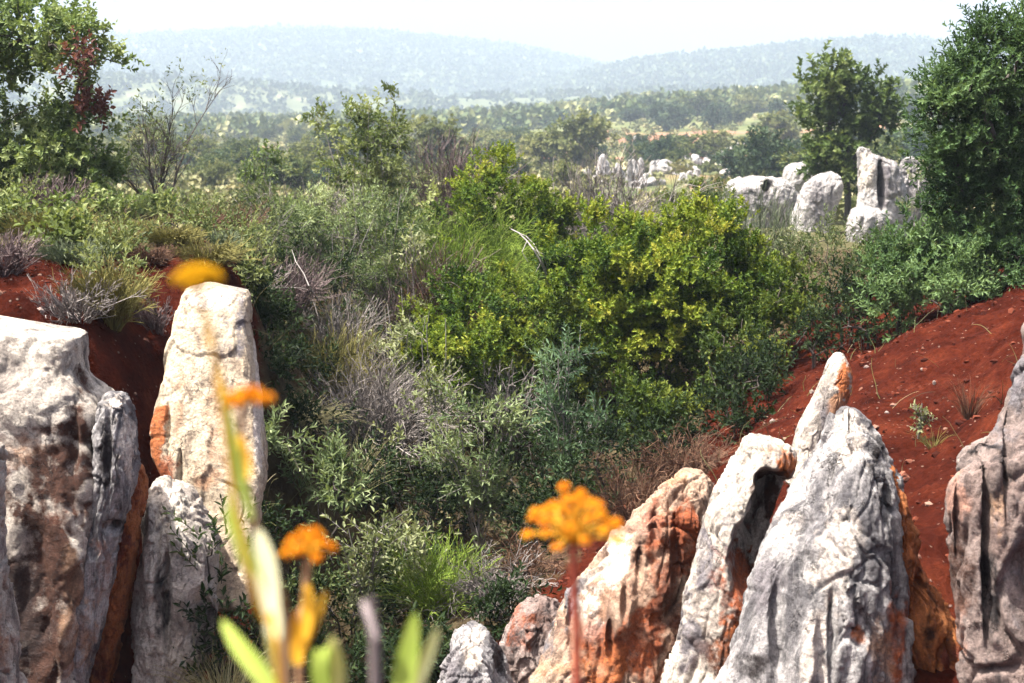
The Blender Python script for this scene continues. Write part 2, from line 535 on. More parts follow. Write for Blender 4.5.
m, nt = new_mat('wooded_hill_ground')
v = coords(nt)
c = ramp(nt, tex_noise(nt, v, 0.03, 8, 0.7), [(0.3, (0.03, 0.045, 0.02)), (0.55, (0.06, 0.075, 0.032)), (0.72, (0.12, 0.12, 0.06))])
p = nt.nodes.new('ShaderNodeBsdfPrincipled'); nt.links.new(c, p.inputs['Base Color']); p.inputs['Roughness'].default_value = 1.0
p.inputs['Specular IOR Level'].default_value = 0.05
o = nt.nodes.new('ShaderNodeOutputMaterial'); nt.links.new(p.outputs[0], o.inputs[0])
MH = m
MHC = m.copy(); MHC.name = 'pale_scrub_hill_ground'
for e, c3 in zip([n_ for n_ in MHC.node_tree.nodes if n_.type == 'VALTORGB'][0].color_ramp.elements, ((.05, .065, .032), (.085, .095, .05), (.15, .145, .09))):
    e.color = (c3[0], c3[1], c3[2], 1)
zA = hill('hills', [(-400,52),(-100,46),(0,43),(90,38),(200,35),(285,30),(380,33),(450,40),(520,49),(560,57),(620,72),(700,90),(900,120),(1400,130)], 1020, 1550, 1900, MH, -40, 1.0)
zB = hill('hills', [(-400,140),(300,125),(450,104),(520,90),(600,70),(650,61),(700,56),(760,50),(820,44),(870,41),(940,44),(1024,50),(1150,56),(1400,70)], 880, 1250, 1500, MH, -40, 4.0)
zC = hill('hills', [(-400,66),(0,70),(120,77),(200,80),(300,90),(420,99),(540,98),(650,92),(800,92),(1000,90),(1400,90)], 690, 900, 1080, MHC, -38, 8.0)

# ------------------------------------------------------------------ rocks
ORANGE = (0.40, 0.135, 0.045); RUST = (0.27, 0.075, 0.028); BROWN = (0.062, 0.028, 0.018); BLACK = (0.03, 0.026, 0.027)
TAN = (0.42, 0.27, 0.17); PINK = (0.42, 0.25, 0.19); GREY = (0.17, 0.165, 0.18); WHITE = (0.66, 0.62, 0.56); EARTH = (0.15, 0.035, 0.018)
MR_white = rock_mat('white_limestone', (0.54, 0.49, 0.42), (0.34, 0.295, 0.255), (0.075, 0.062, 0.06), 0.58)
MR_cream = rock_mat('cream_limestone', (0.58, 0.49, 0.365), (0.42, 0.325, 0.225), (0.13, 0.09, 0.068), 0.5, 1.0, (3.4, 3.4, 0.4))
MR_grey = rock_mat('grey_limestone', (0.44, 0.42, 0.405), (0.22, 0.21, 0.215), (0.045, 0.043, 0.05), 0.8)
MR_tan = rock_mat('tan_limestone', (0.46, 0.34, 0.25), (0.27, 0.155, 0.10), (0.085, 0.048, 0.036), 0.6)
MR_dark = rock_mat('dark_limestone', (0.32, 0.26, 0.235), (0.17, 0.12, 0.105), (0.035, 0.028, 0.028), 0.62)
MR_rust = rock_mat('rust_crusted_limestone', (0.46, 0.17, 0.055), (0.30, 0.095, 0.035), (0.12, 0.036, 0.02), 0.35)
MR_far = rock_mat('far_limestone', (0.46, 0.44, 0.42), (0.30, 0.285, 0.28), (0.11, 0.105, 0.11), 0.5, 0.28)

def pchip_rows(outline, n):
    o = np.array(outline, float)
    v = o[:, 0]
    # rows packed towards the top so that the cap is round
    t = np.linspace(0, 1, n) ** 1.25
    vv = v[0] + (v[-1] - v[0]) * t
    def spl(k):
        y = o[:, k]
        y1 = np.interp(vv, v, y)
        w = max(3, n // 40) | 1
        ker = np.hanning(w + 2)[1:-1]; ker /= ker.sum()
        y2 = np.convolve(np.pad(y1, w // 2, mode='edge'), ker, 'valid')
        mixk = smooth(0.0, 0.10, t)
        return y1 * (1 - mixk) + y2 * mixk
    return vv, spl(1), spl(2)

def rock(name, depth, outline, mat, label, thick=0.75, tmin=0.22, p=2.5, lean=0.0, amp=1.0, flute=1.0, stains_and_light=(), dents=(), seed=0, n=210, mseg=260, twist=0.0, facet=1.0, group=None, cat='rock'):
    """a stone with the traced silhouette at its true distance, its own thickness, flutes, cracks and pits"""
    vv, ul, ur = pchip_rows(outline, n)
    ctr = np.array([at((a + b_) / 2, v_, depth) for a, b_, v_ in zip(ul, ur, vv)])
    hw = (ur - ul) / 2 * depth / F
    z0 = ctr[0, 2]
    cy = np.full(n, float(depth))
    for _ in range(6):      # each level stands at its own distance: the stone leans back
        cy = np.maximum(depth + (ctr[:, 2] - z0) * lean, depth - 0.9)
        ctr = np.array([at((a + b_) / 2, v_, y_) for a, b_, v_, y_ in zip(ul, ur, vv, cy)])
    hw = (ur - ul) / 2 * cy / F
    kk = np.hanning(31); kk /= kk.sum()
    hws = np.convolve(np.pad(hw, 15, mode='edge'), kk, 'valid')
    maxw = hws.max()
    cap = np.minimum(1, hw / np.maximum(hws, 1e-4))
    hd = (hws * thick * 0.65 + maxw * thick * 0.35 * smooth(0, 0.25, np.linspace(0, 1, n)) + tmin * 0.35) * np.clip(cap, 0, 1) ** 0.8
    top_t = np.linspace(0, 1, n)
    hd = np.minimum(hd, np.sqrt(np.clip(top_t / 0.05, 0, 1)) * hd + hw * (1 - np.sqrt(np.clip(top_t / 0.05, 0, 1))))
    th = np.arange(mseg) / mseg * 2 * math.pi
    c, s = np.cos(th), np.sin(th)
    rr = (np.abs(c) ** p + np.abs(s) ** p) ** (-1 / p)
    cx, sy = c * rr, s * rr
    X = ctr[:, 0:1] + hw[:, None] * cx[None]
    Y = cy[:, None] + hd[:, None] * sy[None]
    Z = np.repeat(ctr[:, 2:3], mseg, 1)
    V = np.stack([X, Y, Z], axis=-1).reshape(-1, 3)
    # closing points at top and bottom
    V = np.concatenate([V, [[ctr[0, 0], cy[0], ctr[0, 2] + hw[0] * 0.25]], [[ctr[-1, 0], cy[-1], ctr[-1, 2] - 0.1]]])
    i = np.arange(mseg); j = (i + 1) % mseg
    r0 = np.arange(n - 1)[:, None] * mseg
    Q = np.stack([r0 + i, r0 + mseg + i, r0 + mseg + j, r0 + j], axis=-1).reshape(-1, 4)
    T1 = np.stack([np.full(mseg, n * mseg), i, j], axis=1)
    T2 = np.stack([np.full(mseg, n * mseg + 1), (n - 1) * mseg + j, (n - 1) * mseg + i], axis=1)
    def normals(V):
        nn = np.zeros_like(V)
        fn = np.cross(V[Q[:, 2]] - V[Q[:, 0]], V[Q[:, 3]] - V[Q[:, 1]])
        for k in range(4): np.add.at(nn, Q[:, k], fn)
        for T in (T1, T2):
            f3 = np.cross(V[T[:, 1]] - V[T[:, 0]], V[T[:, 2]] - V[T[:, 0]])
            for k in range(3): np.add.at(nn, T[:, k], f3)
        nn = unit(nn)
        return nn
    Nn = normals(V)
    mid = ctr.mean(0); mid[1] = cy.mean()
    if ((V - mid) * Nn).sum() < 0:
        Q = Q[:, ::-1]; T1 = T1[:, ::-1]; T2 = T2[:, ::-1]; Nn = -Nn
    size = min(0.6, maxw * 1.2)
    S = V * (1.0 / max(0.35, min(1.0, maxw * 2))) + seed * 13.7
    S1 = S + 0.35 * np.stack([noise(S * 1.3), noise(S * 1.3 + 40), noise(S * 1.3 + 80)], axis=1)
    d = fbm(S1 * np.array([1.4, 1.4, 0.8]), 3) * 0.17
    fl = noise(S1 * np.array([3.4, 3.4, 0.55]) + 5)
    d -= flute * 0.06 * (1 - np.abs(fl) * 1.8).clip(0, 1) ** 2                     # runnels
    fl2 = noise(S1 * np.array([8.0, 8.0, 1.3]) + 31)
    d -= flute * 0.03 * (1 - np.abs(fl2) * 2.0).clip(0, 1) ** 2
    cr = noise(S1 * np.array([2.6, 2.6, 1.5]) + 71)
    d -= 0.12 * (1 - np.abs(cr) * 16).clip(0, 1) * smooth(0.0, 0.25, noise(S * 1.1 + 90))    # open cracks
    S2 = S + 0.10 * np.stack([noise(S * 4), noise(S * 4 + 40), noise(S * 4 + 80)], axis=1)
    h1, e1 = facets(S2 * np.array([2.6, 2.6, 0.8]), seed)
    h2, e2 = facets(S2 * np.array([7.0, 7.0, 2.2]) + 9, seed + 3)
    h3, e3 = facets(S2 * np.array([16.0, 16.0, 6.0]) + 5, seed + 5)
    d += facet * (h1 * 0.075 + h2 * 0.030 + h3 * 0.012)
    d -= 0.035 * facet * (1 - e2 * 9).clip(0, 1) * smooth(-.1, .3, noise(S * 2.0 + 60))
    d += fbm(S1 * 6.0, 4, 0.6) * 0.03
    d += np.abs(fbm(S * 17.0, 3, 0.6)) * 0.03
    capf = np.repeat(smooth(0, 0.035, top_t), mseg); capf = np.concatenate([capf, [0.2, 1]])
    V = V + Nn * (d * amp * size * (0.3 + 0.7 * capf))[:, None]
    pu, pv = px_of(V)
    front = smooth(0.15, -0.25, Nn[:, 1]) if False else 1 - smooth(-0.25, 0.2, Nn[:, 1])
    for (u0, v0, ru, rv, dep) in dents:
        w = (1 - smooth(0.35, 1.0, np.sqrt(((pu - u0) / ru) ** 2 + ((pv - v0) / rv) ** 2) + 0.25 * fbm(S * 3, 3))) * front
        V[:, 1] += w * dep
    st = np.zeros((len(V), 4))
    jit = fbm(S1 * 4.0 + 3, 4, 0.6)
    for (u0, v0, ru, rv, colr, stg) in stains_and_light:  # mineral marks, and also lit and shaded areas painted as colour
        w = (1 - smooth(0.45, 1.15, np.sqrt(((pu - u0) / ru) ** 2 + ((pv - v0) / rv) ** 2) + 1.2 * jit)) * stg
        k = w / np.maximum(w + st[:, 3] * (1 - w), 1e-6)
        st[:, :3] = st[:, :3] * (1 - k[:, None]) + np.array(colr)[None] * k[:, None]
        st[:, 3] = w + st[:, 3] * (1 - w)
    base = np.array([ctr[-1, 0], cy[-1], ctr[-1, 2]])
    me = build_mesh(name, V - base, [Q, T1, T2], True, {'stain_light': st})
    o = obj(name, me, mat)
    o.location = base
    tag(o, label, cat, group)
    return o

rock('limestone_block', 8.2, [(329,-80,60),(331,-92,80),(334,-96,87),(345,-96,88),(362,-96,87),(376,-97,89),(386,-97,96),(394,-97,104),(405,-98,111),(450,-98,112),(500,-98,112),(540,-98,110),(580,-98,106),(620,-98,95),(683,-98,84),(800,-98,74),(880,-98,70)],
     MR_white, 'big flat-topped pale rock with dark brown staining at left edge', thick=0.42, p=5.0, lean=0.28, seed=1, amp=0.55,
     stains_and_light=[(10,450,70,30,GREY,0.4),(66,650,20,40,PINK,0.5),(92,600,18,60,GREY,0.5),(30,450,30,22,TAN,0.5),(58,520,30,28,RUST,0.5),(76,415,18,46,BROWN,1.0),(64,470,28,62,BROWN,1.0),(46,550,46,100,BROWN,1.0),(30,630,42,100,BROWN,1.0),(24,600,22,80,BLACK,0.6),(76,600,12,80,TAN,0.5)],
     dents=[(34,600,24,110,0.05),(72,440,9,50,0.05),(66,650,12,40,-0.05),(20,400,40,40,-0.04),(97,520,4,80,0.08),(86,610,4,60,0.08)])
rock('fluted_column', 7.95, [(392,108,118),(395,104,124),(400,100,129),(412,97,133),(440,95,137),(470,94,135),(500,93,129),(520,88,124),(540,80,121),(570,68,117),(600,58,110),(640,50,100),(683,44,90),(800,40,84)],
     MR_grey, 'grey fluted stone column with a painted sunlit right edge beside the flat-topped rock', thick=0.9, lean=0.12, seed=2, flute=1.5,
     stains_and_light=[(106,450,9,55,BLACK,0.8),(118,480,6,45,BLACK,0.5),(128,440,9,46,WHITE,0.95),(120,402,14,8,WHITE,0.9),(115,526,14,8,BLACK,0.9),(104,570,14,40,PINK,0.35),(86,640,14,40,TAN,0.4)],  # white paints rim light on edge and top, black the hollow's shade
     dents=[(108,450,5,60,0.03),(114,528,16,9,0.08)])
rock('limestone_edge', 7.0, [(436,-50,-14),(440,-62,-6),(448,-70,2),(470,-74,7),(500,-76,7),(530,-76,4),(560,-76,8),(600,-76,12),(640,-76,15),(683,-76,20),(800,-76,30)],
     MR_white, 'narrow pale rock cut off by the left side of the photo', thick=0.6, seed=3, stains_and_light=[(0,640,18,40,TAN,0.5),(2,560,14,40,GREY,0.4)])
rock('limestone_slab', 9.5, [(282,204,214),(284,200,222),(287,188,236),(290,183,248),(296,180,251),(310,178,251),(330,175,252),(350,170,255),(380,163,258),(400,157,261),(430,151,264),(450,153,267),(470,162,268),(482,174,267),(492,188,264),(505,198,260),(540,205,256),(600,205,256)],
     MR_cream, 'tall cream slab leaning upright with rust on its lower left edge', thick=0.36, p=5.0, lean=0.48, seed=4, amp=0.36, flute=0.7,
     stains_and_light=[(158,440,10,40,ORANGE,0.95),(168,470,12,24,RUST,0.8),(178,400,8,60,TAN,0.45),(240,310,8,60,GREY,0.7),(226,330,8,70,GREY,0.45),(215,430,12,60,TAN,0.5),(196,350,7,70,PINK,0.35),(205,480,26,16,TAN,0.7),(258,400,6,80,WHITE,0.9),(215,300,32,10,WHITE,0.9)],  # white strips paint sunlight along the right edge and the top
     dents=[(168,430,4,34,0.05),(180,470,3,26,0.05),(222,370,10,70,0.025)])
rock('ridged_boulder', 8.5, [(477,160,168),(480,155,174),(485,151,184),(495,148,195),(510,146,206),(525,143,215),(545,140,221),(580,137,222),(620,133,219),(650,131,212),(683,129,202),(800,122,196)],
     MR_white, 'grey ridged boulder below the tall cream slab', thick=0.75, lean=0.3, seed=5,
     stains_and_light=[(150,560,9,70,WHITE,0.5),(168,495,20,14,WHITE,0.7),(190,560,26,40,GREY,0.35),(160,610,6,50,BLACK,0.7),(205,640,22,40,BLACK,0.5)],  # white paints the lit ridge and top, black the shade in the grooves
     dents=[(166,600,6,65,0.12),(150,560,9,80,-0.06),(200,620,20,40,0.10)])
rock('rust_pillar', 8.2, [(462,126,136),(468,123,142),(482,120,146),(500,118,146),(530,113,142),(560,106,137),(600,99,130),(640,91,122),(683,80,114),(800,70,110)],
     MR_rust, 'narrow rust-orange pillar in the dark gap between the left rocks', thick=0.8, seed=6, amp=1.3, flute=1.2, p=2.0,
     stains_and_light=[(112,600,12,60,ORANGE,0.7),(134,490,12,26,RUST,0.8),(122,545,12,24,EARTH,0.9),(100,660,14,24,EARTH,0.7)])
rock('grey_boulder', 7.25, [(625,466,474),(627,461,482),(631,457,489),(640,452,496),(655,445,502),(670,439,507),(683,434,512),(740,422,524),(820,410,536)],
     MR_grey, 'small pointed grey rock at the bottom middle beside the long ridge', thick=0.9, lean=0.2, seed=7,
     stains_and_light=[(472,650,14,24,WHITE,0.8),(452,665,12,25,GREY,0.7),(498,660,8,22,BLACK,0.85)], dents=[(500,665,8,22,0.07)])  # lit front painted white, shade in the right dent painted black
rock('dark_boulder', 8.3, [(597,538,548),(600,532,554),(606,522,560),(615,512,566),(630,505,572),(655,499,580),(683,494,590),(760,488,600)],
     MR_dark, 'low dark reddish boulder behind the small grey rock', thick=0.8, seed=8, stains_and_light=[(520,630,16,30,RUST,0.5),(545,620,16,30,BROWN,0.5)])
rock('limestone_ridge', 7.9, [(469,680,692),(471,672,699),(475,664,705),(483,654,711),(495,644,713),(510,633,712),(525,621,708),(550,602,704),(575,582,700),(600,562,696),(620,548,692),(640,536,690),(660,524,690),(683,510,690),(800,470,700)],
     MR_tan, 'long tan and rust ridge rising from the bottom middle to a rounded top', thick=0.5, p=2.2, lean=0.25, seed=9, flute=1.2,
     stains_and_light=[(640,520,22,26,PINK,0.6),(616,560,18,34,WHITE,0.7),(592,610,16,36,WHITE,0.6),(570,590,12,40,GREY,0.85),(550,640,14,30,GREY,0.6),(680,480,22,12,TAN,0.8),(686,540,14,60,RUST,0.85),(640,640,40,50,RUST,0.85),(600,668,44,26,ORANGE,0.7),(660,560,20,60,RUST,0.6),(590,640,18,30,RUST,0.6),(672,610,20,60,BROWN,0.6),(560,668,40,10,TAN,0.8)],  # grey paints the shadowed left facet, white its lit rim; rest is mineral
     dents=[(655,530,6,26,0.07),(640,565,6,26,0.07),(624,602,6,28,0.07),(610,640,6,28,0.07),(676,560,8,50,0.06),(622,600,20,50,-0.06),(575,615,10,50,0.12)])
rock('hooked_pinnacle', 7.45, [(434,752,766),(437,744,776),(441,739,786),(448,734,794),(458,729,797),(468,722,796),(478,716,793),(490,711,786),(505,706,780),(530,700,776),(560,692,772),(600,681,768),(640,669,762),(683,655,752),(800,635,750)],
     MR_white, 'white pinnacle with an orange hooked tip between the ridge and the tall grey pinnacle', thick=0.7, p=1.8, lean=0.22, seed=10, amp=0.9,
     stains_and_light=[(786,462,14,16,ORANGE,0.95),(772,450,10,10,TAN,0.6),(772,500,22,24,BROWN,0.9),(728,480,14,40,WHITE,0.9),(705,560,14,40,GREY,0.7),(745,600,30,60,RUST,0.95),(740,650,26,40,ORANGE,0.5),(690,630,16,40,GREY,0.8),(720,655,30,25,BROWN,0.6),(730,530,14,30,GREY,0.5)],  # white paints the lit left front, brown under the hook the cavity's shade
     dents=[(776,520,30,52,0.40),(756,565,32,50,0.30),(766,482,16,16,0.12)])
rock('grey_pinnacle', 6.8, [(407,846,856),(409,841,862),(412,836,868),(418,830,876),(428,824,884),(440,818,890),(460,808,897),(480,798,903),(500,789,907),(530,775,911),(560,762,913),(600,745,913),(640,731,910),(683,718,905),(800,685,900)],
     MR_grey, 'tallest grey pinnacle with a rounded tip and a painted sunlit streak down its front', thick=0.8, p=1.75, lean=0.22, seed=11, amp=0.85, flute=0.9,
     stains_and_light=[(876,455,12,22,BLACK,0.85),(884,500,5,24,BLACK,0.8),(850,440,22,30,WHITE,0.6),(812,640,18,60,WHITE,0.95),(835,560,22,70,WHITE,0.55),(790,520,14,40,WHITE,0.4),(770,600,22,50,GREY,0.7),(858,636,8,12,ORANGE,0.7),(752,665,18,14,BLACK,0.7),(900,640,12,60,RUST,0.8),(880,660,14,40,TAN,0.5)],  # paints shade on left flank and right groove, sunlight down the front
     dents=[(886,505,5,30,0.08),(780,620,14,70,0.10),(832,640,6,60,0.05),(806,640,14,70,-0.07),(850,420,2,26,0.04)])
rock('spike_rock', 9.4, [(353,837,840),(356,834,843),(362,829,847),(370,825,850),(378,822,851),(388,817,851),(400,811,846),(415,804,838),(440,794,826),(480,784,815)],
     MR_white, 'small white spike with an orange right side behind the tallest grey pinnacle', thick=0.7, lean=0.2, seed=12, amp=0.7,
     stains_and_light=[(846,384,11,26,ORANGE,1.0),(838,412,9,20,ORANGE,0.8),(836,410,10,20,TAN,0.7),(822,420,8,30,GREY,0.6)])
rock('dark_cliff', 6.4, [(316,1045,1090),(320,1030,1120),(328,1022,1150),(350,1014,1170),(380,1004,1180),(405,995,1185),(425,984,1190),(440,970,1195),(452,954,1195),(464,943,1195),(480,936,1195),(500,933,1195),(540,934,1195),(590,939,1195),(640,945,1195),(683,948,1195),(800,945,1200)],
     MR_dark, 'tall dark rock mass at the right edge with a brown lower lobe', thick=0.4, lean=0.15, seed=13, p=2.2, flute=1.5, amp=0.8,
     stains_and_light=[(1016,385,14,46,GREY,0.9),(998,430,14,24,GREY,0.6),(955,500,16,34,PINK,0.65),(980,452,24,8,BLACK,0.85),(1000,520,8,40,TAN,0.5),(962,570,18,50,BROWN,0.7),(958,640,14,40,PINK,0.4),(992,600,10,80,BLACK,0.7),(1016,600,12,80,GREY,0.45)],  # black along the dented grooves is painted shade
     dents=[(988,540,7,130,0.16),(984,455,22,10,0.07),(958,520,5,50,0.05),(1008,470,5,80,0.07)])
rock('rust_ridge', 6.75, [(460,883,889),(466,882,893),(480,882,899),(500,882,907),(530,882,915),(570,880,928),(620,876,950),(683,870,985),(800,860,1000)],
     MR_rust, 'crusted orange ridge between the tallest grey pinnacle and the dark rock mass', thick=0.5, seed=15, flute=1.5, amp=0.95, p=2.0,
     stains_and_light=[(902,520,12,60,ORANGE,0.85),(915,580,20,50,ORANGE,0.6),(900,660,26,30,ORANGE,0.6),(930,620,12,40,BROWN,0.6),(950,660,14,30,EARTH,0.8)], dents=[(920,600,8,40,0.08)])

# middle distance boulders
rock('pale_boulder', 38, [(177,748,768),(179,738,780),(183,730,789),(190,726,794),(200,724,796),(212,723,794),(225,722,792),(240,720,790)], MR_far,
     'low broad pale boulder left of the rounded boulder by the lone tree', thick=0.7, seed=21, n=110, mseg=150, amp=1.2, stains_and_light=[(768,186,7,8,BLACK,0.9),(742,200,14,16,GREY,0.5)], dents=[(768,187,6,8,1.0)])  # black paints the shade inside the dented hole
rock('rounded_boulder', 36.5, [(172,827,834),(174,820,838),(178,812,841),(186,805,843),(196,800,842),(208,796,838),(222,792,832),(245,790,828)], MR_far,
     'rounded pale boulder just left of the lone tree trunk', thick=0.7, seed=22, n=110, mseg=150, amp=0.8, stains_and_light=[(818,195,14,16,GREY,0.4)])
rock('white_boulder', 44, [(163,798,815),(165,790,822),(170,785,828),(180,783,830),(195,780,830),(215,780,830)], MR_far,
     'white boulder peeping above the two pale boulders', thick=0.7, seed=23, n=90, mseg=130, amp=1.2)
rock('white_crag', 36, [(147,859,865),(149,857,869),(153,856,873),(158,857,884),(162,857,896),(168,857,902),(180,857,905),(200,856,908),(220,854,910),(250,852,912)], MR_far,
     'upright white crag just right of the lone tree', thick=0.6, seed=24, n=110, mseg=150, amp=1.0, stains_and_light=[(866,170,10,24,WHITE,0.8),(884,180,9,30,GREY,0.8)], dents=[(882,185,5,34,0.7)])
rock('white_crag', 37.5, [(158,905,916),(162,900,922),(170,897,926),(185,895,930),(205,894,934),(245,892,940)], MR_far,
     'ragged white crag at the edge of the dark right-hand tree', thick=0.6, seed=25, n=110, mseg=150, amp=1.5, stains_and_light=[(912,190,8,20,GREY,0.6)])
rock('white_boulder', 35, [(208,860,872),(211,853,880),(218,849,884),(230,847,885),(250,846,886)], MR_far,
     'low white stone at the foot of the upright white crag', thick=0.8, seed=26, n=80, mseg=120)
rock('white_boulder', 62, [(197,222,232),(200,216,238),(208,213,242),(218,212,243),(235,211,244)], MR_far,
     'white boulder seen past the bare sapling on the left', thick=0.8, seed=27, n=80, mseg=120, amp=1.3)

# far outcrops: individual stones of a few shared shapes
def far_stone_mesh(seed):
    n, k = 26, 36
    t = np.linspace(0, 1, n); th = np.arange(k) / k * 2 * math.pi
    r = np.sqrt(np.clip(1 - (t * 1.0) ** 2.2, 0.0, 1)) * (1 + 0.2 * np.sin(t * 5 + seed))
    V = np.stack([np.outer(r, np.cos(th)) * 0.5, np.outer(r, np.sin(th)) * 0.45, np.outer(t, np.ones(k)) * 1.0 - 0.15], axis=-1).reshape(-1, 3)
    S = V + seed * 7.7
    V = V * (1 + 0.45 * fbm(S * 2.2, 4)[:, None] * np.array([1, 1, 0.6])) 
    V[:, :2] -= 0.25 * V[:, :2] * ((1 - np.abs(noise(S * np.array([4, 4, 0.8]))) * 3).clip(0, 1))[:, None]
    i = np.arange(k); j = (i + 1) % k; r0 = np.arange(n - 1)[:, None] * k
    Q = np.stack([r0 + i, r0 + j, r0 + k + j, r0 + k + i], axis=-1).reshape(-1, 4)
    return build_mesh('outcrop_stone', V, [Q], True, {'stain_light': np.zeros((len(V), 4))})
STONES = [far_stone_mesh(s) for s in range(1, 7)]
for me in STONES: me.materials.append(MR_far)
def outcrop(u, v, y, wpx, hpx, k, label, group):
    pnt = at(u, v, y)
    o = obj('outcrop_stone', STONES[k % 6])
    z = gz(pnt[0], y)
    o.location = (pnt[0], y, z)
    o.scale = (wpx * y / F, wpx * y / F, hpx * y / F)
    o.rotation_euler = (random.uniform(-.12, .12), random.uniform(-.2, .2), random.uniform(0, 6.28))
    tag(o, label, 'rock', group)
rs = random.Random(5)
for k in range(20):
    outcrop(588 + rs.random() * 74, 0, 95 + rs.random() * 18, rs.uniform(10, 20), rs.uniform(16, 34) * (0.6 if k % 3 else 1), k,
            'jagged white stone in the tall outcrop beyond the thicket', 'stones of the tall white outcrop')
for k in range(34):
    outcrop(660 + rs.random() * 85, 0, 100 + rs.random() * 55, rs.uniform(8, 22), rs.uniform(7, 18), k,
            'low white stone strewn right of the tall outcrop', 'stones strewn right of the tall outcrop')
for k in range(48):
    outcrop(590 + rs.random() * 160, 0, 185 + rs.random() * 45, rs.uniform(4, 14), rs.uniform(4, 11), k,
            'small white stone on the far red earth bank', 'stones on the far red banks')
for k in range(14):
    outcrop(150 + rs.random() * 190, 0, 130 + rs.random() * 90, rs.uniform(4, 10), rs.uniform(4, 8), k,
            'small white stone in the hazy scrub on the left', 'stones in the left scrub')
for k in range(10):
    outcrop(900 + rs.random() * 60 - 190 * (k % 2), 0, 90 + rs.random() * 60, rs.uniform(6, 16), rs.uniform(5, 10), k,
            'low white stone behind the lone tree and its boulders', 'stones behind the lone tree')

# loose stones of red rock in the gully
MR_chip = rock_mat('red_stone', (0.34, 0.13, 0.08), (0.2, 0.06, 0.035), (0.08, 0.03, 0.02), 0.3, 3.0)
CHIP = []
for s in range(3):
    me = far_stone_mesh(20 + s).copy(); me.materials.clear(); me.materials.append(MR_chip); CHIP.append(me)
MR_pale = rock_mat('pale_stone', (0.32, 0.25, 0.22), (0.2, 0.15, 0.13), (0.1, 0.06, 0.05), 0.3, 3.0)
PALE = []
for s in range(2):
    me = far_stone_mesh(30 + s).copy(); me.materials.clear(); me.materials.append(MR_pale); PALE.append(me)
def pebble(u, v, y, w, h, me, label, group):
    pnt = at(u, v, y)
    o = obj('loose_stone', me)
    o.location = (pnt[0], y, gz(pnt[0], y) + 0.0)
    o.scale = (w, w * 0.8, h); o.rotation_euler = (rs.uniform(-.3, .3), rs.uniform(-.3, .3), rs.uniform(0, 6))
    tag(o, label, 'stone', group)
for (u, y, w, h) in ((898, 9.0, .11, .09), (912, 8.8, .15, .11), (922, 8.6, .10, .08), (905, 8.4, .12, .10), (928, 8.9, .08, .06), (915, 8.2, .13, .09), (890, 8.9, .07, .06)):
    pebble(u, 0, y, w, h, CHIP[rs.randrange(3)], 'angular red stone in the gully above the orange ridge', 'red stones in the gully')
for k in range(9):
    pebble(rs.uniform(690, 1000), 0, rs.uniform(10.2, 12.6), rs.uniform(.03, .07), rs.uniform(.02, .045), PALE[k % 2], 'small pale stone lying on the red slope', 'pale stones on the red slope')
for (u, y, w) in ((8, 8.55, .09), (45, 8.6, .10), (20, 8.9, .06), (62, 8.75, .05), (30, 9.1, .05)):
    pebble(u, 0, y, w, w * .7, PALE[rs.randrange(2)], 'pale stone on the red earth above the flat-topped rock', 'stones above the flat-topped rock')

exec_after_rocks = True
#PART2

# ================================================================== vegetation
def skeleton(stems, clumps, r_tip=0.004, expo=0.47, jit=0.06, rise=0.35):
    """limbs from the stems to every clump of leaves; returns tapered edges"""
    pos, par = [], []
    for st in stems:
        prev = -1
        for k, pnt in enumerate(st):
            pos.append(np.array(pnt, float)); par.append(prev); prev = len(pos) - 1
    root = pos[0]
    cl = np.asarray(clumps)
    order = np.argsort(np.linalg.norm(cl - root, axis=1))
    buf = np.zeros((len(pos) + 3 * len(cl) + 8, 3)); buf[:len(pos)] = pos; n = len(pos)
    par = list(par); tips = []
    for ci in order:
        c = cl[ci]
        d = c[None] - buf[:n]
        dist = np.linalg.norm(d, axis=1)
        k = int(np.argmin(dist + rise * np.maximum(0, -d[:, 2] + 0.15 * dist)))
        L = dist[k]
        a = buf[k].copy(); prev = k
        for t in (0.35, 0.7):
            q = a + (c - a) * t + np.array([0, 0, 0.10 * L * math.sin(t * math.pi)]) + RNG.normal(size=3) * jit * L
            buf[n] = q; par.append(prev); prev = n; n += 1
        buf[n] = c; par.append(prev); tips.append(n); n += 1
    cnt = np.zeros(n)
    for t in tips: cnt[t] = 1
    for k in range(n - 1, -1, -1):
        if par[k] >= 0: cnt[par[k]] += cnt[k]
    cnt = np.maximum(cnt, 1)
    r = r_tip * cnt ** expo
    A = np.array([k for k in range(n) if par[k] >= 0]); Pn = np.array([par[k] for k in A])
    ra = np.minimum(r[Pn], r[A] * 1.5)
    return buf[Pn], buf[A], ra, r[A]

def rand_dirs(n):
    return unit(RNG.normal(size=(n, 3)))

def crown_clumps(blobs, n, shell=0.3, zmin=0.05):
    """clump centres in ellipsoids (cx,cy,cz,rx,ry,rz), most of them towards the skin"""
    B = np.array(blobs, float)
    wgt = (B[:, 3] * B[:, 4] + B[:, 3] * B[:, 5] + B[:, 4] * B[:, 5]); wgt /= wgt.sum()
    k = RNG.choice(len(B), n, p=wgt)
    d = rand_dirs(n)
    rad = RNG.random(n) ** shell
    P = B[k, :3] + d * B[k, 3:] * rad[:, None]
    O = unit(d / B[k, 3:])
    keep = P[:, 2] > zmin
    return P[keep], O[keep]

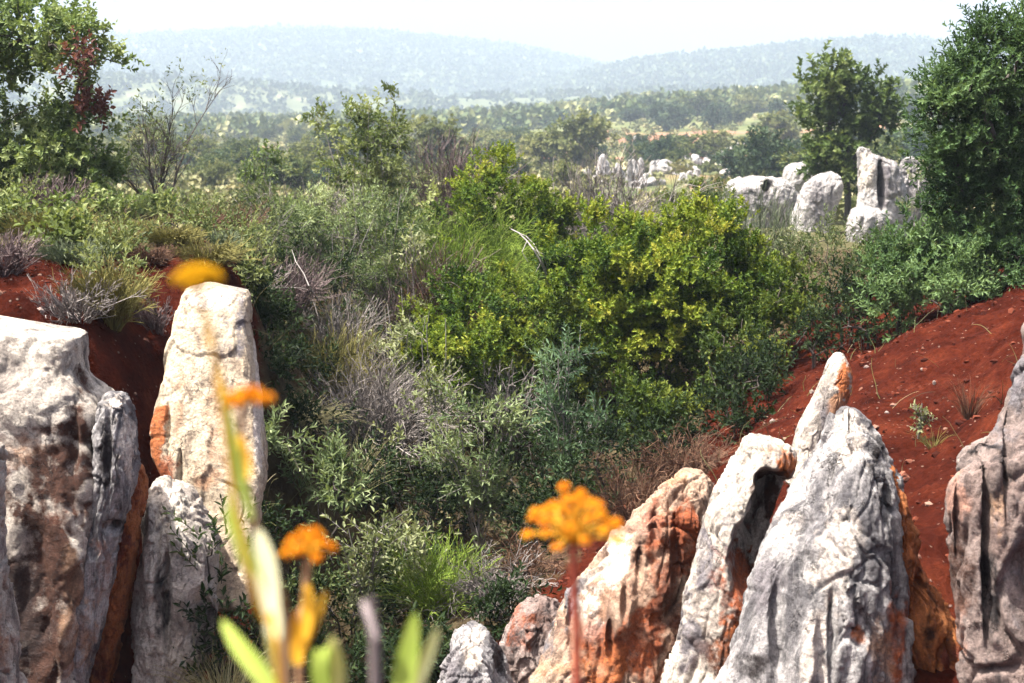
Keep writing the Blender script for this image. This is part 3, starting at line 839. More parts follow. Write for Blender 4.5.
def foliage(P, O, sp):
    """leafy shoots at every clump: returns V, Q, var"""
    ns, nl = sp['shoots'], sp['leaves']
    n = len(P)
    cv = np.clip(0.45 + 0.9 * fbm(P * sp.get('patch', 1.6) + sp.get('seed', 0), 3) + RNG.normal(size=n) * 0.13, 0, 1)
    SP_ = np.repeat(P, ns, 0); SO = np.repeat(O, ns, 0)
    m = len(SP_)
    sd = unit(SO * sp.get('out', 0.7) + rand_dirs(m) * sp.get('rnd', 0.8) + np.array([0, 0, sp.get('up', 0.6)]))
    so = SP_ + rand_dirs(m) * sp['spread'] * (RNG.random((m, 1)) ** 0.5)
    sl = sp['sl'] * (0.6 + 0.8 * RNG.random(m))
    sv = np.repeat(cv, ns) + RNG.normal(size=m) * 0.08
    X, Y = frames(sd)
    t = (np.arange(nl) + 0.5) / nl
    t = t[None] + RNG.normal(size=(m, nl)) * 0.04
    az = np.arange(nl)[None] * 2.4 + RNG.random((m, 1)) * 6.28
    ang = sp['ang'] * (1 - 0.35 * t) + RNG.normal(size=(m, nl)) * 0.15
    bend = so[:, None] + sd[:, None] * (sl[:, None] * t)[..., None]
    bend[..., 2] -= sp.get('sag', 0.0) * (sl[:, None] * t * t)
    rad = X[:, None] * np.cos(az)[..., None] + Y[:, None] * np.sin(az)[..., None]
    D = sd[:, None] * np.cos(ang)[..., None] + rad * np.sin(ang)[..., None]
    Nn = sd[:, None] * np.sin(ang)[..., None] - rad * np.cos(ang)[..., None] + np.array([0, 0, 0.35])
    sz = (0.65 + 0.6 * RNG.random((m, nl))) * np.where(t > 0.85, 0.8, 1.0)
    V, Q = leaves(bend.reshape(-1, 3), D.reshape(-1, 3), Nn.reshape(-1, 3), (sp['L'] * sz).reshape(-1), (sp['W'] * sz).reshape(-1), droop=sp.get('droop', 0.12))
    var = np.clip(sv[:, None] + (t - 0.5) * 0.25 + RNG.normal(size=(m, nl)) * 0.08, 0.01, 0.99)
    return V, Q, np.repeat(var.reshape(-1), 6), (so, so + sd * sl[:, None])

def S(**k):
    return k
SPEC = {
 'lentisk': S(L=.050, W=.027, shoots=16, leaves=9, sl=.12, ang=.95, spread=.13, dens=13, patch=1.5, col=[(0, (.025, .055, .012)), (.3, (.07, .12, .016)), (.6, (.14, .19, .022)), (.85, (.20, .24, .028)), (1, (.27, .27, .04))]),
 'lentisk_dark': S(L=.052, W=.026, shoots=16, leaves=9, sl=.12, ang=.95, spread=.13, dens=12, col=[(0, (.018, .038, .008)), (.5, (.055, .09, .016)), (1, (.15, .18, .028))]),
 'silver': S(L=.072, W=.020, shoots=6, leaves=13, sl=.24, ang=.9, spread=.12, dens=14, up=.5, col=[(0, (.06, .095, .04)), (.5, (.165, .215, .10)), (1, (.35, .40, .22))]),
 'silver_light': S(L=.060, W=.023, shoots=5, leaves=10, sl=.22, ang=.95, spread=.14, dens=10, up=.6, col=[(0, (.09, .11, .045)), (.5, (.20, .23, .11)), (1, (.36, .38, .22))]),
 'teal': S(L=.078, W=.019, shoots=6, leaves=13, sl=.24, ang=.85, spread=.12, dens=14, up=.6, col=[(0, (.035, .065, .035)), (.5, (.095, .16, .085)), (1, (.20, .28, .16))]),
 'greygreen': S(L=.05, W=.018, shoots=6, leaves=10, sl=.20, ang=.8, spread=.14, dens=14, col=[(0, (.05, .07, .03)), (.5, (.115, .15, .06)), (1, (.23, .26, .11))]),
 'openleaf': S(L=.075, W=.04, shoots=6, leaves=9, sl=.22, ang=.95, spread=.14, dens=14, col=[(0, (.06, .09, .03)), (.5, (.15, .19, .065)), (1, (.30, .33, .15))]),
 'seedling': S(L=.035, W=.016, shoots=3, leaves=5, sl=.05, ang=.95, spread=.03, dens=60, col=[(0, (.12, .14, .06)), (1, (.36, .38, .22))]),
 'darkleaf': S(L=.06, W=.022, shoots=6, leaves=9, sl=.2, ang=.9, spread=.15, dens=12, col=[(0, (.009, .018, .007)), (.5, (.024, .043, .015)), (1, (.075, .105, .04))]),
 'phillyrea': S(L=.060, W=.021, shoots=9, leaves=10, sl=.15, ang=.85, spread=.17, dens=42, up=.5, patch=1.1, col=[(0, (.026, .055, .022)), (.5, (.07, .125, .047)), (1, (.16, .24, .10))]),
 'oak': S(L=.062, W=.036, shoots=8, leaves=9, sl=.17, ang=1.0, spread=.15, dens=30, up=.4, patch=1.0, col=[(0, (.065, .105, .04)), (.5, (.165, .225, .08)), (1, (.32, .37, .17))]),
 'deadleaf': S(L=.07, W=.04, shoots=5, leaves=8, sl=.2, ang=1.1, spread=.12, dens=13, col=[(0, (.05, .022, .02)), (1, (.17, .07, .06))]),
 'lone': S(L=.16, W=.10, shoots=9, leaves=8, sl=.28, ang=1.0, spread=.4, dens=6.5, up=.5, patch=.5, col=[(0, (.03, .055, .018)), (.5, (.09, .135, .04)), (1, (.20, .24, .08))]),
 'scrubtree': S(L=.34, W=.24, shoots=5, leaves=6, sl=.6, ang=1.1, spread=.5, dens=1.1, up=.5, patch=.4, col=[(0, (.025, .045, .014)), (.5, (.075, .10, .032)), (1, (.18, .19, .065))]),
 'scrubtree_pale': S(L=.32, W=.24, shoots=5, leaves=6, sl=.6, ang=1.1, spread=.5, dens=1.0, up=.5, patch=.4, col=[(0, (.07, .09, .03)), (.5, (.15, .165, .06)), (1, (.28, .27, .12))]),
 'scrubtree_blue': S(L=.34, W=.22, shoots=5, leaves=6, sl=.6, ang=1.1, spread=.5, dens=1.1, up=.6, patch=.4, col=[(0, (.016, .036, .022)), (.5, (.045, .075, .042)), (1, (.10, .14, .08))]),
}
for k_, s_ in SPEC.items():
    s_['mat'] = leaf_mat(k_ + '_leaves', s_['col'])
    s_['seed'] = (hash(k_[0]) % 7) * 0 + len(k_) * 3.3
W_dark = wood_mat('dark_bark', (0.022, 0.017, 0.014), (0.075, 0.06, 0.05))
W_grey = wood_mat('grey_bark', (0.09, 0.08, 0.075), (0.24, 0.22, 0.20))
W_pale = wood_mat('weathered_wood', (0.15, 0.14, 0.13), (0.38, 0.35, 0.33))

def twig_mat(name, stops, trans=0.0):
    return leaf_mat(name, stops, trans, 0.8, 0.15)
TW = {
 'grey': twig_mat('grey_dead_twigs', [(0, (.055, .046, .043)), (.5, (.15, .132, .122)), (1, (.32, .29, .27))]),
 'lilac': twig_mat('mauve_dead_twigs', [(0, (.045, .03, .03)), (.5, (.115, .085, .083)), (1, (.23, .175, .17))]),
 'brown': twig_mat('brown_dead_twigs', [(0, (.03, .015, .01)), (.5, (.085, .045, .028)), (1, (.20, .12, .075))]),
 'straw': twig_mat('straw_blades', [(0, (.14, .12, .05)), (.5, (.30, .28, .14)), (1, (.48, .45, .28))], .2),
 'broom': twig_mat('green_broom_twigs', [(0, (.06, .10, .015)), (.5, (.15, .23, .03)), (1, (.28, .36, .06))], .2),
 'olive': twig_mat('olive_heath_twigs', [(0, (.07, .065, .022)), (.5, (.16, .15, .045)), (1, (.30, .27, .09))], .15),
 'reed': twig_mat('grey_green_twigs', [(0, (.05, .07, .04)), (.5, (.12, .15, .085)), (1, (.23, .26, .16))], .15),
}

def twigs(H, W, n, sub=6, k=9, r=0.004, wild=0.12, lean=1.0, curl=0.0, spread=0.15):
    """a brush of fine branching stems rising from one root; returns polylines"""
    az = RNG.random(n) * 2 * math.pi
    tilt = np.arctan(np.sqrt(RNG.random(n)) * (W / 2 / H) * 1.25 * lean)
    d = np.stack([np.cos(az) * np.sin(tilt), np.sin(az) * np.sin(tilt), np.cos(tilt)], axis=1)
    P = np.zeros((n, k, 3)); P[:, 0, :2] = np.stack([np.cos(az), np.sin(az)], axis=1) * (RNG.random((n, 1)) * W * spread)
    L = H * (0.6 + 0.45 * RNG.random(n)) / np.maximum(0.6, d[:, 2])
    for i in range(1, k):
        d = unit(d + RNG.normal(size=(n, 3)) * wild + np.array([0, 0, -curl * i / k]))
        P[:, i] = P[:, i - 1] + d * (L / (k - 1))[:, None]
    R = np.linspace(1, 0.45, k)[None] * r * (0.7 + 0.6 * RNG.random((n, 1)))
    if not sub: return [(P, R)]
    m = n * sub
    src = np.repeat(np.arange(n), sub); at_i = RNG.integers(2, k - 1, m)
    b = P[src, at_i]; d0 = unit(P[src, at_i + 0] - P[src, at_i - 1])
    d = unit(d0 + rand_dirs(m) * 0.65 + np.array([0, 0, 0.15]))
    k2 = 6
    P2 = np.zeros((m, k2, 3)); P2[:, 0] = b
    L2 = L[src] * (0.22 + 0.25 * RNG.random(m)) * (1.25 - at_i / k)
    for i in range(1, k2):
        d = unit(d + RNG.normal(size=(m, 3)) * wild * 1.3 + np.array([0, 0, -curl * i / k2]))
        P2[:, i] = P2[:, i - 1] + d * (L2 / (k2 - 1))[:, None]
    R2 = np.linspace(0.6, 0.3, k2)[None] * r * np.ones((m, 1))
    return [(P, R), (P2, R2)]

def tubes_mesh(name, plist, sides=3, zmin=None):
    VV, QQ, va, off = [], [], [], 0
    for P, R in plist:
        V, Q = polytubes(P, R, sides)
        VV.append(V); QQ.append(Q + off); off += len(V)
        vr = np.clip(0.5 + RNG.normal(size=len(P)) * 0.22, 0.01, 0.99)
        va.append(np.repeat(vr, P.shape[1] * sides))
    return build_mesh(name, np.concatenate(VV), [np.concatenate(QQ)], False, {'var': np.concatenate(va)})

def wood_mesh(name, A, B, ra, rb, sides=5):
    V, Q = prisms(A, B, ra, rb, sides)
    return build_mesh(name, V, [Q], True)

def dome(H, W, n=9, low=0.0):
    bl = [(0, 0, H * 0.52, W * .40, W * .38, H * .42)]
    for k in range(n):
        a = RNG.random() * 6.28; e = RNG.random() ** 0.8
        rr = W * 0.5 * (0.45 + 0.2 * RNG.random())
        s = (0.20 + 0.16 * RNG.random())
        z = H * (low + 0.30 + 0.5 * e)
        f = 0.72 * math.sqrt(max(0.1, 1 - (max(0, e - 0.3)) ** 2))
        bl.append((math.cos(a) * rr * f, math.sin(a) * rr * f, z, W * s, W * s, H * s * 0.8))
    return bl

def place(u, v_top, y):
    pnt = at(u, v_top, y)
    z = gz(pnt[0], y)
    return np.array([pnt[0], y, z - 0.03]), max(0.14, pnt[2] - z + 0.03)

def leafy_parts(root, blobs, sp, stems, H, W, dens=1.0, wood=W_dark, rtip=0.004, shell=0.3, area=None, twiglets=False):
    s = SPEC[sp]
    A_ = area if area else sum(4.2 * ((b[3] * b[4]) ** 1.6 / 3 + (b[3] * b[5]) ** 1.6 / 3 + (b[4] * b[5]) ** 1.6 / 3) ** (1 / 1.6) for b in blobs) * 0.62
    n = int(np.clip(s['dens'] * A_ * dens, 12, 1500))
    P, O = crown_clumps(blobs, n, shell, zmin=0.04 * H)
    V, Q, var, sh = foliage(P, O, s)
    fo = obj('foliage', build_mesh('foliage', V, [Q], False, {'var': var}), s['mat'], root)
    A, B, ra, rb = skeleton(stems, P[RNG.permutation(len(P))[:max(20, len(P) * 2 // 3)]], rtip)
    if twiglets:
        k = RNG.permutation(len(sh[0]))[:len(sh[0]) * 2 // 3]
        A = np.concatenate([A, sh[0][k]]); B = np.concatenate([B, sh[1][k]])
        ra = np.concatenate([ra, np.full(len(k), .0035)]); rb = np.concatenate([rb, np.full(len(k), .002)])
    obj('stems', wood_mesh('stems', A, B, ra, rb), wood, root)
    return fo

def shrub(u, vtop, wpx, y, sp, label, dens=1.0, group=None, cat='bush', name='bush', wood=W_dark, shell=0.3, nb=9, twiglets=False):
    loc, H = place(u, vtop, y)
    W = wpx * y / F
    t = tag(empty(name, loc), label, cat, group)
    stems = []
    for k in range(4):
        a = RNG.random() * 6.28
        q = np.array([math.cos(a) * W * .22, math.sin(a) * W * .22, H * .5])
        stems.append([(math.cos(a) * .04, math.sin(a) * .04, -0.08), q * .35 + np.array([0, 0, .05 * H]), q * .7, q])
    leafy_parts(t, dome(H, W, nb), sp, stems, H, W, dens, wood, shell=shell, twiglets=twiglets)
    return t

def sparse(u, vtop, wpx, y, sp, label, nst=6, dens=0.55, group=None, cat='shrub', name='shrub', wood=W_grey):
    """tall open shrub: leaf clusters strung along a few rising stems, with gaps"""
    loc, H = place(u, vtop, y)
    W = wpx * y / F
    t = tag(empty(name, loc), label, cat, group)
    stems, bl = [], []
    for k in range(nst):
        a = RNG.random() * 6.28; rr = math.sqrt(RNG.random()) * W * .48
        top = np.array([math.cos(a) * rr, math.sin(a) * rr, H * (0.62 + 0.4 * RNG.random())])
        if k == 0: top[2] = H * 0.97
        pts = [np.array([0, 0, -.08])]
        for i in range(1, 6):
            f = i / 5
            pts.append(np.array([top[0] * f ** 1.4, top[1] * f ** 1.4, top[2] * f]) + RNG.normal(size=3) * 0.02 * H * (f < 1))
        stems.append([tuple(q) for q in pts])
        for i in range(7):
            f = 0.28 + 0.72 * RNG.random()
            q = np.array([top[0] * f ** 1.4, top[1] * f ** 1.4, top[2] * f]) + RNG.normal(size=3) * W * .07
            r = W * (0.09 + 0.06 * RNG.random())
            bl.append((q[0], q[1], q[2], r, r, r * 0.9))
    leafy_parts(t, bl, sp, stems, H, W, dens, wood, shell=0.5, twiglets=True)
    return t

def brush(u, vtop, wpx, y, mat, label, n=70, sub=7, r=.005, wild=.14, curl=0.0, lean=1.0, group=None, cat='dead shrub', name='dead_shrub', leafsp=None):
    loc, H = place(u, vtop, y)
    W = wpx * y / F
    me = tubes_mesh(name, twigs(H, W, n, sub, r=r, wild=wild, curl=curl, lean=lean), 3)
    o = obj(name, me, TW[mat]); o.location = loc
    tag(o, label, cat, group)
    return o

def tussock(u, vtop, wpx, y, label, n=420, mat='straw', cat='grass tuft', name='grass_tuft', group=None, lean=1.3, w=.008):
    loc, H = place(u, vtop, y)
    W = wpx * y / F
    P, R = twigs(H, W, n, 0, k=7, r=w * .5, wild=.09, curl=.28, lean=lean)[0]
    R = R * np.linspace(1, .35, 7)[None]
    o = obj(name, tubes_mesh(name, [(P, R)], 3), TW[mat]); o.location = loc
    tag(o, label, cat, group)
    return o

# ---- the thicket, front to back
shrub(560, 300, 110, 14.9, 'lentisk', 'yellow-green bush between the low one and the biggest dome-shaped bush')
shrub(430, 285, 80, 16.2, 'lentisk', 'small yellow-green bush below the russet dry twigs')
shrub(655, 212, 262, 15.3, 'lentisk', 'biggest yellow-green dome-shaped bush in the middle of the thicket', dens=2.0, nb=14)
shrub(512, 146, 140, 18.4, 'lentisk', 'tall yellow-green bush standing next to the purple-brown dead shrub', dens=1.1)
shrub(560, 186, 90, 18.0, 'lentisk', 'yellow-green bush between the tall yellow-green one and the grey bare shrub')
shrub(488, 262, 170, 15.3, 'lentisk', 'spreading yellow-green bush below the feathery green broom', dens=1.4)
shrub(582, 240, 120, 15.8, 'lentisk', 'yellow-green bush touching the left side of the biggest dome-shaped bush')
shrub(455, 314, 120, 14.2, 'lentisk', 'low yellow-green bush in the middle of the thicket above the silvery shrub')
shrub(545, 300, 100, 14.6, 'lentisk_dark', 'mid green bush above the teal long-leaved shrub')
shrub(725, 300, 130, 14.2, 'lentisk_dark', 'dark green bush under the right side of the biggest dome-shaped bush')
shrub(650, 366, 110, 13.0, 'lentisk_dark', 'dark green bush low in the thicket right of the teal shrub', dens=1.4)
shrub(735, 345, 90, 12.9, 'darkleaf', 'dark bush at the edge of the red slope above the hooked pinnacle')
shrub(790, 268, 110, 14.4, 'lentisk_dark', 'green bush on the upper edge of the red slope right of the dome-shaped bush')
shrub(820, 222, 105, 15.6, 'greygreen', 'grey-green bush in front of the rounded boulder')
shrub(868, 232, 70, 15.2, 'greygreen', 'grey-green bush in front of the upright white crag')
shrub(850, 262, 90, 13.9, 'darkleaf', 'dark bush on the red slope left of the big dark tree')
sparse(795, 205, 70, 17.0, 'silver_light', 'pale leafy shrub in front of the low broad pale boulder', 6)
brush(752, 186, 52, 17.2, 'reed', 'upright grey-green broom in front of the low broad pale boulder', 90, 8, .005, .06, cat='broom', name='broom_bush')
brush(778, 205, 40, 17.6, 'reed', 'smaller upright broom right of the grey-green broom', 60, 8, .005, .06, cat='broom', name='broom_bush')
brush(472, 206, 95, 17.4, 'broom', 'feathery bright green broom left of the pale fallen branch', 420, 13, .004, .08, curl=.34, cat='broom', name='broom_bush')
brush(408, 205, 60, 19.0, 'broom', 'feathery green broom behind the tall silvery shrub', 160, 10, .005, .08, curl=.12, cat='broom', name='broom_bush')
sparse(375, 180, 115, 17.2, 'silver', 'tall silvery shrub in the upper left of the thicket', 9, .75)
sparse(335, 215, 90, 16.4, 'silver', 'silvery shrub left of the tall silvery shrub', 7, .6)
sparse(262, 185, 80, 16.5, 'greygreen', 'open grey-green shrub behind the top of the tall cream slab', 8, .8)
shrub(245, 222, 80, 14.0, 'greygreen', 'dull green bush just behind the tall cream slab')
shrub(300, 235, 90, 16.0, 'darkleaf', 'dark bush between the silvery shrubs and the grey dead twigs')
sparse(420, 232, 60, 16.0, 'silver_light', 'pale small-leaved shrub right of the tall silvery shrub', 6, .6)
brush(285, 256, 85, 14.6, 'lilac', 'mauve-grey dead twigs to the right of the tall cream slab', 130, 8, .0055, .13)
brush(255, 268, 60, 13.6, 'grey', 'small tuft of grey dead twigs touching the tall cream slab', 60, 7, .005, .13)
brush(428, 240, 95, 16.6, 'lilac', 'purple-brown dead twigs left of the feathery bright green broom', 140, 8, .0055, .14)
brush(452, 246, 50, 16.2, 'brown', 'russet dry twigs beside the feathery bright green broom', 90, 8, .005, .1)
brush(456, 134, 62, 22.5, 'lilac', 'tall purple-brown dead shrub standing above the thicket', 150, 9, .008, .10, lean=.9)
brush(612, 158, 130, 20.0, 'grey', 'grey bare rounded shrub behind the biggest dome-shaped bush', 110, 16, .008, .17, lean=1.2)
brush(312, 172, 80, 19.5, 'grey', 'grey twiggy shrub at the upper left behind the silvery shrubs', 90, 10, .006, .14)
brush(222, 205, 80, 15.5, 'brown', 'reddish heather behind the tall cream slab', 170, 10, .004, .10, cat='heather', name='heather')
brush(380, 350, 95, 13.3, 'grey', 'large grey dead brush in the left of the thicket', 190, 9, .0055, .17, curl=.1)
brush(340, 290, 60, 14.9, 'grey', 'grey dead twigs above the large grey dead brush', 80, 8, .005, .14, curl=.05)
brush(335, 330, 80, 14.0, 'olive', 'olive feathery bush left of the pale leafy shrub', 150, 9, .0045, .1, cat='broom', name='broom_bush')
sparse(398, 308, 100, 14.2, 'silver_light', 'pale leafy shrub above the large grey dead brush', 9, .8)
sparse(440, 322, 55, 13.0, 'silver_light', 'slender pale-leaved stems left of the low yellow-green bush', 5, .7)
tussock(300, 392, 75, 12.6, 'pale straw-coloured tuft left of the large grey dead brush')
tussock(345, 430, 50, 12.0, 'straw tuft under the large grey dead brush', 220)
sparse(478, 394, 120, 11.6, 'silver', 'silvery long-leaved shrub left of the teal shrub', 10, .95)
sparse(430, 385, 70, 12.2, 'silver_light', 'light stems with pale leaves left of the silvery long-leaved shrub', 6, .7)
sparse(568, 342, 100, 12.6, 'teal', 'teal long-leaved shrub low in the middle of the thicket', 10, .95)
shrub(318, 452, 135, 10.9, 'silver', 'silvery long-leaved bush right of the foot of the tall cream slab', dens=.8, nb=7, twiglets=True)
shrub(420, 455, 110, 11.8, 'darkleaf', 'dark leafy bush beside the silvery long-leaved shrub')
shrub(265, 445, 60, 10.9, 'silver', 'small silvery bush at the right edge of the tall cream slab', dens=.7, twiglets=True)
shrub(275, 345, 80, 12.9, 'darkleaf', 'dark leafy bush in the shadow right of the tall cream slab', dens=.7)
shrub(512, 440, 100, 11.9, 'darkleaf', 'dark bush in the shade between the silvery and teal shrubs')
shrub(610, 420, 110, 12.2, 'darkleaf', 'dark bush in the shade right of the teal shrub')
shrub(345, 545, 120, 9.9, 'greygreen', 'small-leaved bush on the pit floor below the silvery long-leaved bush', dens=.8)
sparse(365, 520, 60, 9.8, 'silver_light', 'slender leafy stems rising from the pit floor', 5, .8)
sparse(415, 525, 60, 10.1, 'silver_light', 'leafy stems right of the slender ones on the pit floor', 5, .7)
brush(440, 540, 90, 10.0, 'broom', 'low green broom left of the dry tangle', 120, 9, .004, .12, curl=.1, cat='broom', name='broom_bush')
brush(497, 552, 105, 9.9, 'grey', 'dry tangled brush behind the small pointed grey rock', 150, 9, .004, .22, curl=.25)
brush(530, 540, 90, 10.1, 'brown', 'brown dry brush right of the dry tangled brush', 110, 8, .004, .2, curl=.25)
brush(690, 425, 95, 11.5, 'brown', 'brown dry grass at the lower edge of the thicket by the red slope', 150, 7, .004, .2, curl=.3)
brush(635, 455, 90, 11.2, 'brown', 'dark brown brush above the long ridge', 100, 8, .004, .2, curl=.2)
brush(510, 352, 50, 13.9, 'grey', 'small clump of grey twigs above the teal shrub', 60, 8, .005, .18, curl=.1)
shrub(212, 535, 62, 8.15, 'darkleaf', 'dark green shrub growing against the grey ridged boulder', dens=1.0, twiglets=True)
shrub(240, 590, 60, 8.6, 'greygreen', 'low leafy bush right of the grey ridged boulder')
tussock(225, 640, 70, 7.9, 'dry yellowish grass at the foot of the grey ridged boulder', 300, lean=1.6)

shrub(262, 325, 50, 12.1, 'darkleaf', 'dark bush squeezed between the tall cream slab and the grey dead twigs', dens=.8)
shrub(278, 395, 60, 11.6, 'darkleaf', 'dark bush right of the middle of the tall cream slab', dens=.8)
brush(208, 240, 70, 11.3, 'olive', 'olive heath directly behind the yellow flower head', 170, 10, .004, .1, curl=.1, cat='heath', name='heath_bush')

# low fill of the shaded ground: many alike
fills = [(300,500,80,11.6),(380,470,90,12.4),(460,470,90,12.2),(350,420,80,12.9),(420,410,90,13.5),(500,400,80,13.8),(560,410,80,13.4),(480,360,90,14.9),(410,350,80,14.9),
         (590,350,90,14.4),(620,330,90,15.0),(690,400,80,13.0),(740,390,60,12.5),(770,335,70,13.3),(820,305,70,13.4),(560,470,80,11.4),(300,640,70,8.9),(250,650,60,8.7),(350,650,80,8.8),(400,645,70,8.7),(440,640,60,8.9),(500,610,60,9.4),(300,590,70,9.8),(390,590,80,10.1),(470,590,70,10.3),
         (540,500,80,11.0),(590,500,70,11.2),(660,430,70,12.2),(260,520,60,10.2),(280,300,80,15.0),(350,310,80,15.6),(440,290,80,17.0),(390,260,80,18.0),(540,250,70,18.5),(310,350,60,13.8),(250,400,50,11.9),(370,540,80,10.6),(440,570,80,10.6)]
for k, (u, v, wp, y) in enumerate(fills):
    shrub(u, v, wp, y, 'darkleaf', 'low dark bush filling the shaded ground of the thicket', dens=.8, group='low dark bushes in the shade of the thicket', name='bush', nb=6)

# ---- rim behind the thicket
shrub(372, 172, 110, 18.6, 'greygreen', 'tall rounded grey-green bush behind the tall silvery shrub', dens=.9)
shrub(300, 180, 95, 18.4, 'silver', 'rounded silvery bush in front of the grey twiggy shrub', dens=.8)
shrub(425, 190, 70, 18.8, 'openleaf', 'light green bush left of the feathery bright green broom', dens=.8)
shrub(250, 190, 75, 17.2, 'greygreen', 'rounded grey-green bush beyond the top of the tall cream slab', dens=.8)
sparse(368, 100, 105, 21.5, 'openleaf', 'light green small tree rising above the thicket left of the tall purple-brown dead shrub', 13, 1.1, cat='small tree', name='small_tree', wood=W_grey)
shrub(400, 150, 95, 22.5, 'greygreen', 'pale green tall bush behind the feathery green broom')
shrub(350, 200, 80, 22.5, 'greygreen', 'grey-green bush at the foot of the light green small tree')
sparse(255, 158, 50, 20.5, 'oak', 'thin leafy shrub right of the bare sapling', 5, .7)
shrub(700, 178, 80, 26, 'lentisk_dark', 'dark green bush left of the low broad pale boulder')
shrub(560, 200, 70, 24, 'greygreen', 'dull green bush behind the grey bare rounded shrub')
shrub(665, 205, 60, 24, 'greygreen', 'dull green bush right of the grey bare rounded shrub')
shrub(290, 205, 80, 23, 'oak', 'bright green bush behind the grey twiggy shrub')
shrub(205, 205, 60, 19, 'greygreen', 'grey-green bush at the foot of the bare sapling')
tussock(700, 196, 60, 22, 'arching pale grass blades left of the low broad pale boulder', 160, lean=1.6, w=.012)
sparse(915, 165, 40, 30, 'silver_light', 'white-flecked shrub in front of the ragged white crag', 5, .6)

# ---- left bank
brush(52, 212, 130, 12.0, 'olive', 'yellow-green heath bush on the left bank', 330, 11, .004, .09, cat='heath', name='heath_bush')
brush(140, 222, 110, 12.6, 'olive', 'straw-green heath below the bare sapling', 240, 10, .004, .1, cat='heath', name='heath_bush')
shrub(92, 246, 100, 10.3, 'greygreen', 'grey-green bush on the left bank above the flat-topped rock', dens=1.0)
brush(108, 262, 60, 9.9, 'olive', 'olive heath bush hanging over the right end of the flat-topped rock', 240, 10, .004, .1, curl=.12, cat='heath', name='heath_bush')
brush(75, 280, 90, 9.6, 'grey', 'dark twiggy brush just above the flat-topped rock', 90, 9, .0045, .16, curl=.05)
brush(2, 232, 70, 10.4, 'lilac', 'dry grey-brown brush at the left edge of the photo', 110, 9, .0045, .12)
brush(188, 212, 80, 13.2, 'brown', 'rusty heather above the red face of the left bank', 170, 10, .004, .1, cat='heather', name='heather')
brush(45, 180, 70, 14.2, 'lilac', 'mauve dead shrub under the big leafy tree on the left', 110, 9, .005, .12)
shrub(20, 195, 90, 13.6, 'greygreen', 'grey-green bush under the left side of the big leafy tree')
shrub(105, 205, 60, 14.4, 'oak', 'bright green bush between the big leafy tree and the bare sapling')
shrub(150, 205, 60, 15.6, 'oak', 'yellowish green bush around the foot of the bare sapling', dens=.8)
brush(155, 296, 36, 10.3, 'lilac', 'small dry brush on the red face left of the tall cream slab', 50, 8, .004, .14)
tussock(170, 232, 60, 12.3, 'straw-coloured grass left of the rusty heather', 260)

for (u, v, wp, y, mt, lab) in ((20, 238, 80, 11.2, 'olive', 'dull olive heath at the left edge of the photo above the red earth'), (175, 245, 70, 11.6, 'olive', 'olive heath above the red face behind the tall cream slab'),
                               (215, 235, 70, 12.0, 'reed', 'grey-green wiry bush behind the yellow flower head'), (110, 228, 80, 11.8, 'olive', 'yellow-olive heath between the two biggest heath bushes of the left bank'), (70, 240, 70, 11.0, 'reed', 'wiry grey-green heath in the middle of the left bank'),
                               (150, 250, 60, 11.2, 'brown', 'rusty dry heath at the top of the red face')):
    brush(u, v, wp, y, mt, lab, 200, 10, .004, .1, curl=.08, cat='heath', name='heath_bush')
shrub(240, 262, 70, 11.8, 'greygreen', 'grey-green bush in the gap right behind the tall cream slab')
shrub(268, 290, 60, 12.4, 'darkleaf', 'dark bush under the mauve-grey dead twigs')
shrub(205, 250, 60, 12.6, 'greygreen', 'small grey-green bush behind the yellow flower head')

shrub(898, 254, 70, 13.2, 'phillyrea', 'dark green bush at the left foot of the big dense dark tree', dens=.7)
shrub(945, 256, 90, 12.9, 'phillyrea', 'low dark bush under the big dense dark tree on the red slope', dens=.6)
shrub(868, 262, 60, 13.4, 'darkleaf', 'small dark bush on the edge of the red slope above the spike')
shrub(28, 205, 110, 12.6, 'openleaf', 'tall olive-green bush under the big leafy tree', dens=.8)
shrub(122, 236, 90, 11.3, 'greygreen', 'olive-grey bush on the left bank above the gap between the rocks', dens=.9)
shrub(70, 226, 80, 11.5, 'openleaf', 'light green bush in the middle of the left bank', dens=.8)
shrub(188, 226, 80, 12.0, 'greygreen', 'grey-green bush left of the yellow flower head', dens=.9)

# ---- right slope
tussock(972, 372, 34, 9.8, 'thin dry grass tuft on the red slope', 90, 'brown', w=.005)
sparse(921, 402, 12, 9.6, 'seedling', 'tiny pale green seedling alone on the red slope', 3, 1.6, cat='seedling', name='seedling')
tussock(935, 425, 30, 9.3, 'small dry weed below the seedling on the red slope', 40, 'olive', w=.005, cat='weed', name='weed')

